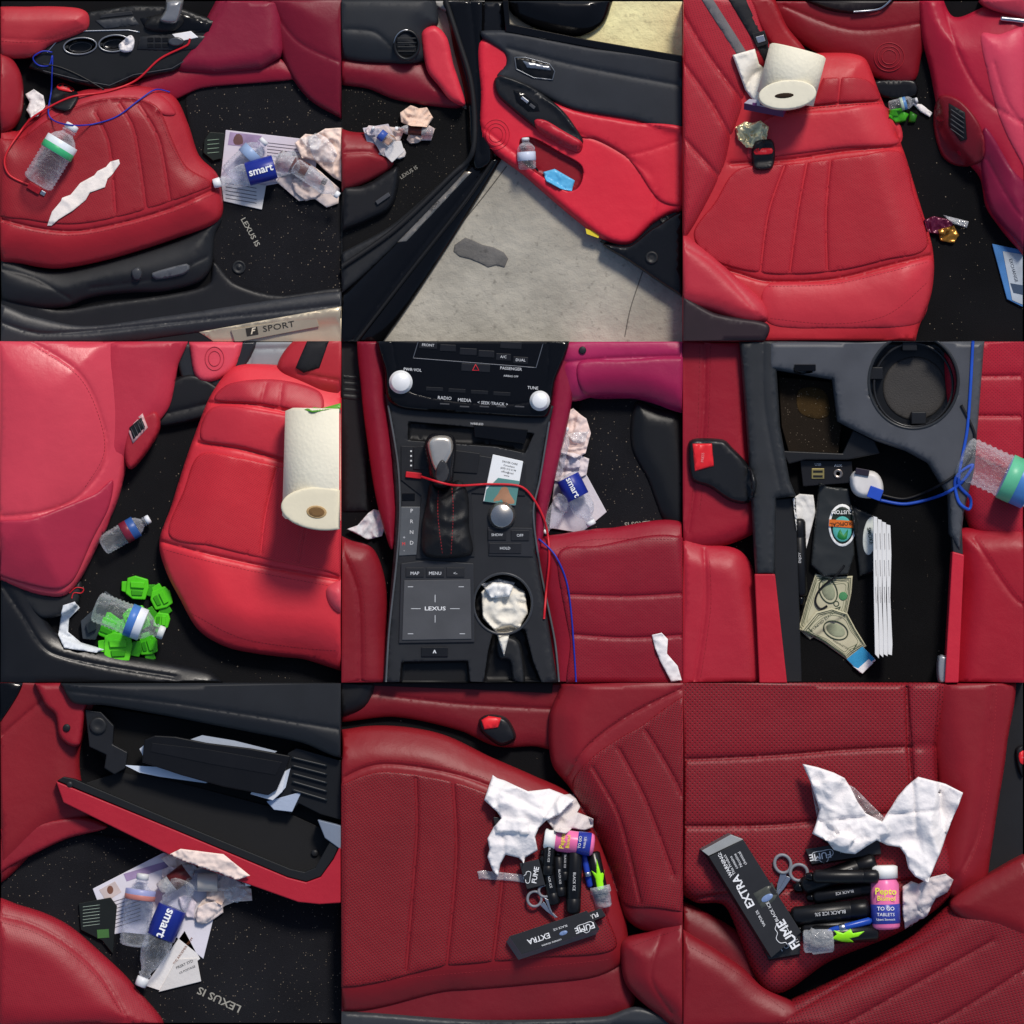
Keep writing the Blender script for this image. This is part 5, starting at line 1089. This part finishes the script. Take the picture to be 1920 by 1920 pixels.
t=T('scissors','silver scissors with grey loop handles','scissors',1480,1625);zz=float(np.max(G([1466,1495,1480],[1618,1635,1640])))
tube(t,'finger_ring',ell(1466,1618,15,17,-20),3.2,PL('84868c',.35,0),closed=True,step=4,zfix=zz+5,seg=10);tube(t,'finger_ring',ell(1496,1634,16,15),3.2,PL('84868c',.35,0),closed=True,step=4,zfix=zz+8,seg=10)
puff(t,'blade','1462,1634 1472,1632 1474,1650 1452,1684 1456,1655',SL,h=2,r=1.5,z=zz+3,crv=0,zb=zz);puff(t,'blade','1474,1640 1482,1644 1470,1662 1450,1686 1462,1660',SL,h=2,r=1.5,z=zz+6,crv=0,zb=zz+3)
z=float(G(1570,1755)[0])
t=T('plastic_tube','dark tube with neon green leaf label and clear cap','tube',1570,1755)
lathe(t,'tube_body',(1520,1750),(1645,1745),[(0,17),(.05,19),(.97,17),(1,12)],PL('141416',.25,0),z+16)
puff(t,'leaf_print','1556,1756 1566,1748 1560,1740 1578,1746 1592,1738 1596,1746 1618,1742 1606,1752 1590,1756 1600,1764 1576,1762',PL('9af020',.35,0),h=1,r=.8,step=3,crv=0)
lathe(t,'clear_cap',(1504,1762),(1560,1758),[(0,18),(.05,22),(.25,22),(.3,26),(.95,24),(1,20)],CL((.9,.95,1,1),.25),z+18)
z=float(G(1657,1700)[0])
t=T('medicine_bottle','pink medicine bottle with white cap lying down','medicine bottle',1657,1690)
lathe(t,'bottle_body',(1655,1620),(1658,1740),[(.16,18),(.22,22),(.3,27),(.95,27),(.985,24),(1,14)],PL('f278ac',.3,0),z+16,seg=32)
lathe(t,'cap',(1655,1620),(1658,1740),[(0,20),(.02,25),(.2,25),(.205,18)],PL('f4f2ee',.35,0),z+16,seg=32)
lathe(t,'product_label',(1655,1620),(1658,1740),[(.6,27),(.605,27.8),(.9,27.8),(.905,27)],PL('33409a',.3,0),z+16,seg=32)
txt(t,'Pepto',1657,1668,12,-1,PL('f8e850',.4,0),bold=1.5);txt(t,'Bismol',1658,1681,9,-1,PL('f8e850',.4,0),bold=1);txt(t,'TO GO',1657,1700,7,0,w,bold=1);txt(t,'TABLETS',1657,1711,6,0,w);txt(t,'Upset Stomach',1657,1720,4,0,w)
towel('1690,1660 1706,1650 1720,1655 1744,1642 1770,1636 1786,1648 1775,1672 1752,1682 1745,1696 1735,1720 1722,1722 1712,1738 1696,1742 1690,1710','crumpled paper towel wad beside the bottle',15,26,3,'d4caca')
towel('1502,1430 1530,1436 1560,1446 1580,1456 1592,1474 1604,1500 1620,1522 1650,1537 1664,1516 1680,1490 1696,1472 1718,1454 1770,1468 1802,1484 1792,1512 1780,1540 1766,1580 1755,1605 1735,1652 1712,1640 1700,1625 1694,1600 1684,1586 1660,1582 1640,1572 1620,1584 1600,1598 1580,1596 1560,1590 1548,1574 1520,1560 1528,1540 1534,1515 1516,1462','large torn white paper towel over the cartons',36,90,10,sh=12.4)

# ---------------- world, light, camera
wd=bpy.data.worlds.new('World');sc.world=wd;wd.use_nodes=True;nt=wd.node_tree
bg=nt.nodes['Background'];sky=nt.nodes.new('ShaderNodeTexSky');sky.sky_type='NISHITA';sky.sun_disc=False
el=math.radians(46);az=math.radians(20)
sky.sun_elevation=el;sky.sun_rotation=az
nt.links.new(sky.outputs[0],bg.inputs[0]);bg.inputs[1].default_value=.12
su=bpy.data.lights.new('sun','SUN');su.energy=3.0;su.angle=math.radians(11);su.color=(1,.93,.84)
so=bpy.data.objects.new('sun',su);coll.objects.link(so)
dv=Vector((math.sin(az)*math.cos(el),math.cos(az)*math.cos(el),math.sin(el)))
so.rotation_euler=dv.to_track_quat('Z','Y').to_euler();so.location=dv*5
cam=bpy.data.cameras.new('camera');co=bpy.data.objects.new('camera',cam);coll.objects.link(co)
D=24.0;co.location=(0,0,D);cam.sensor_width=36;cam.lens=36*(D-.06)/3.0;cam.clip_end=200
sc.camera=co
sc.view_settings.view_transform='Standard';sc.view_settings.look='None';sc.view_settings.exposure=0
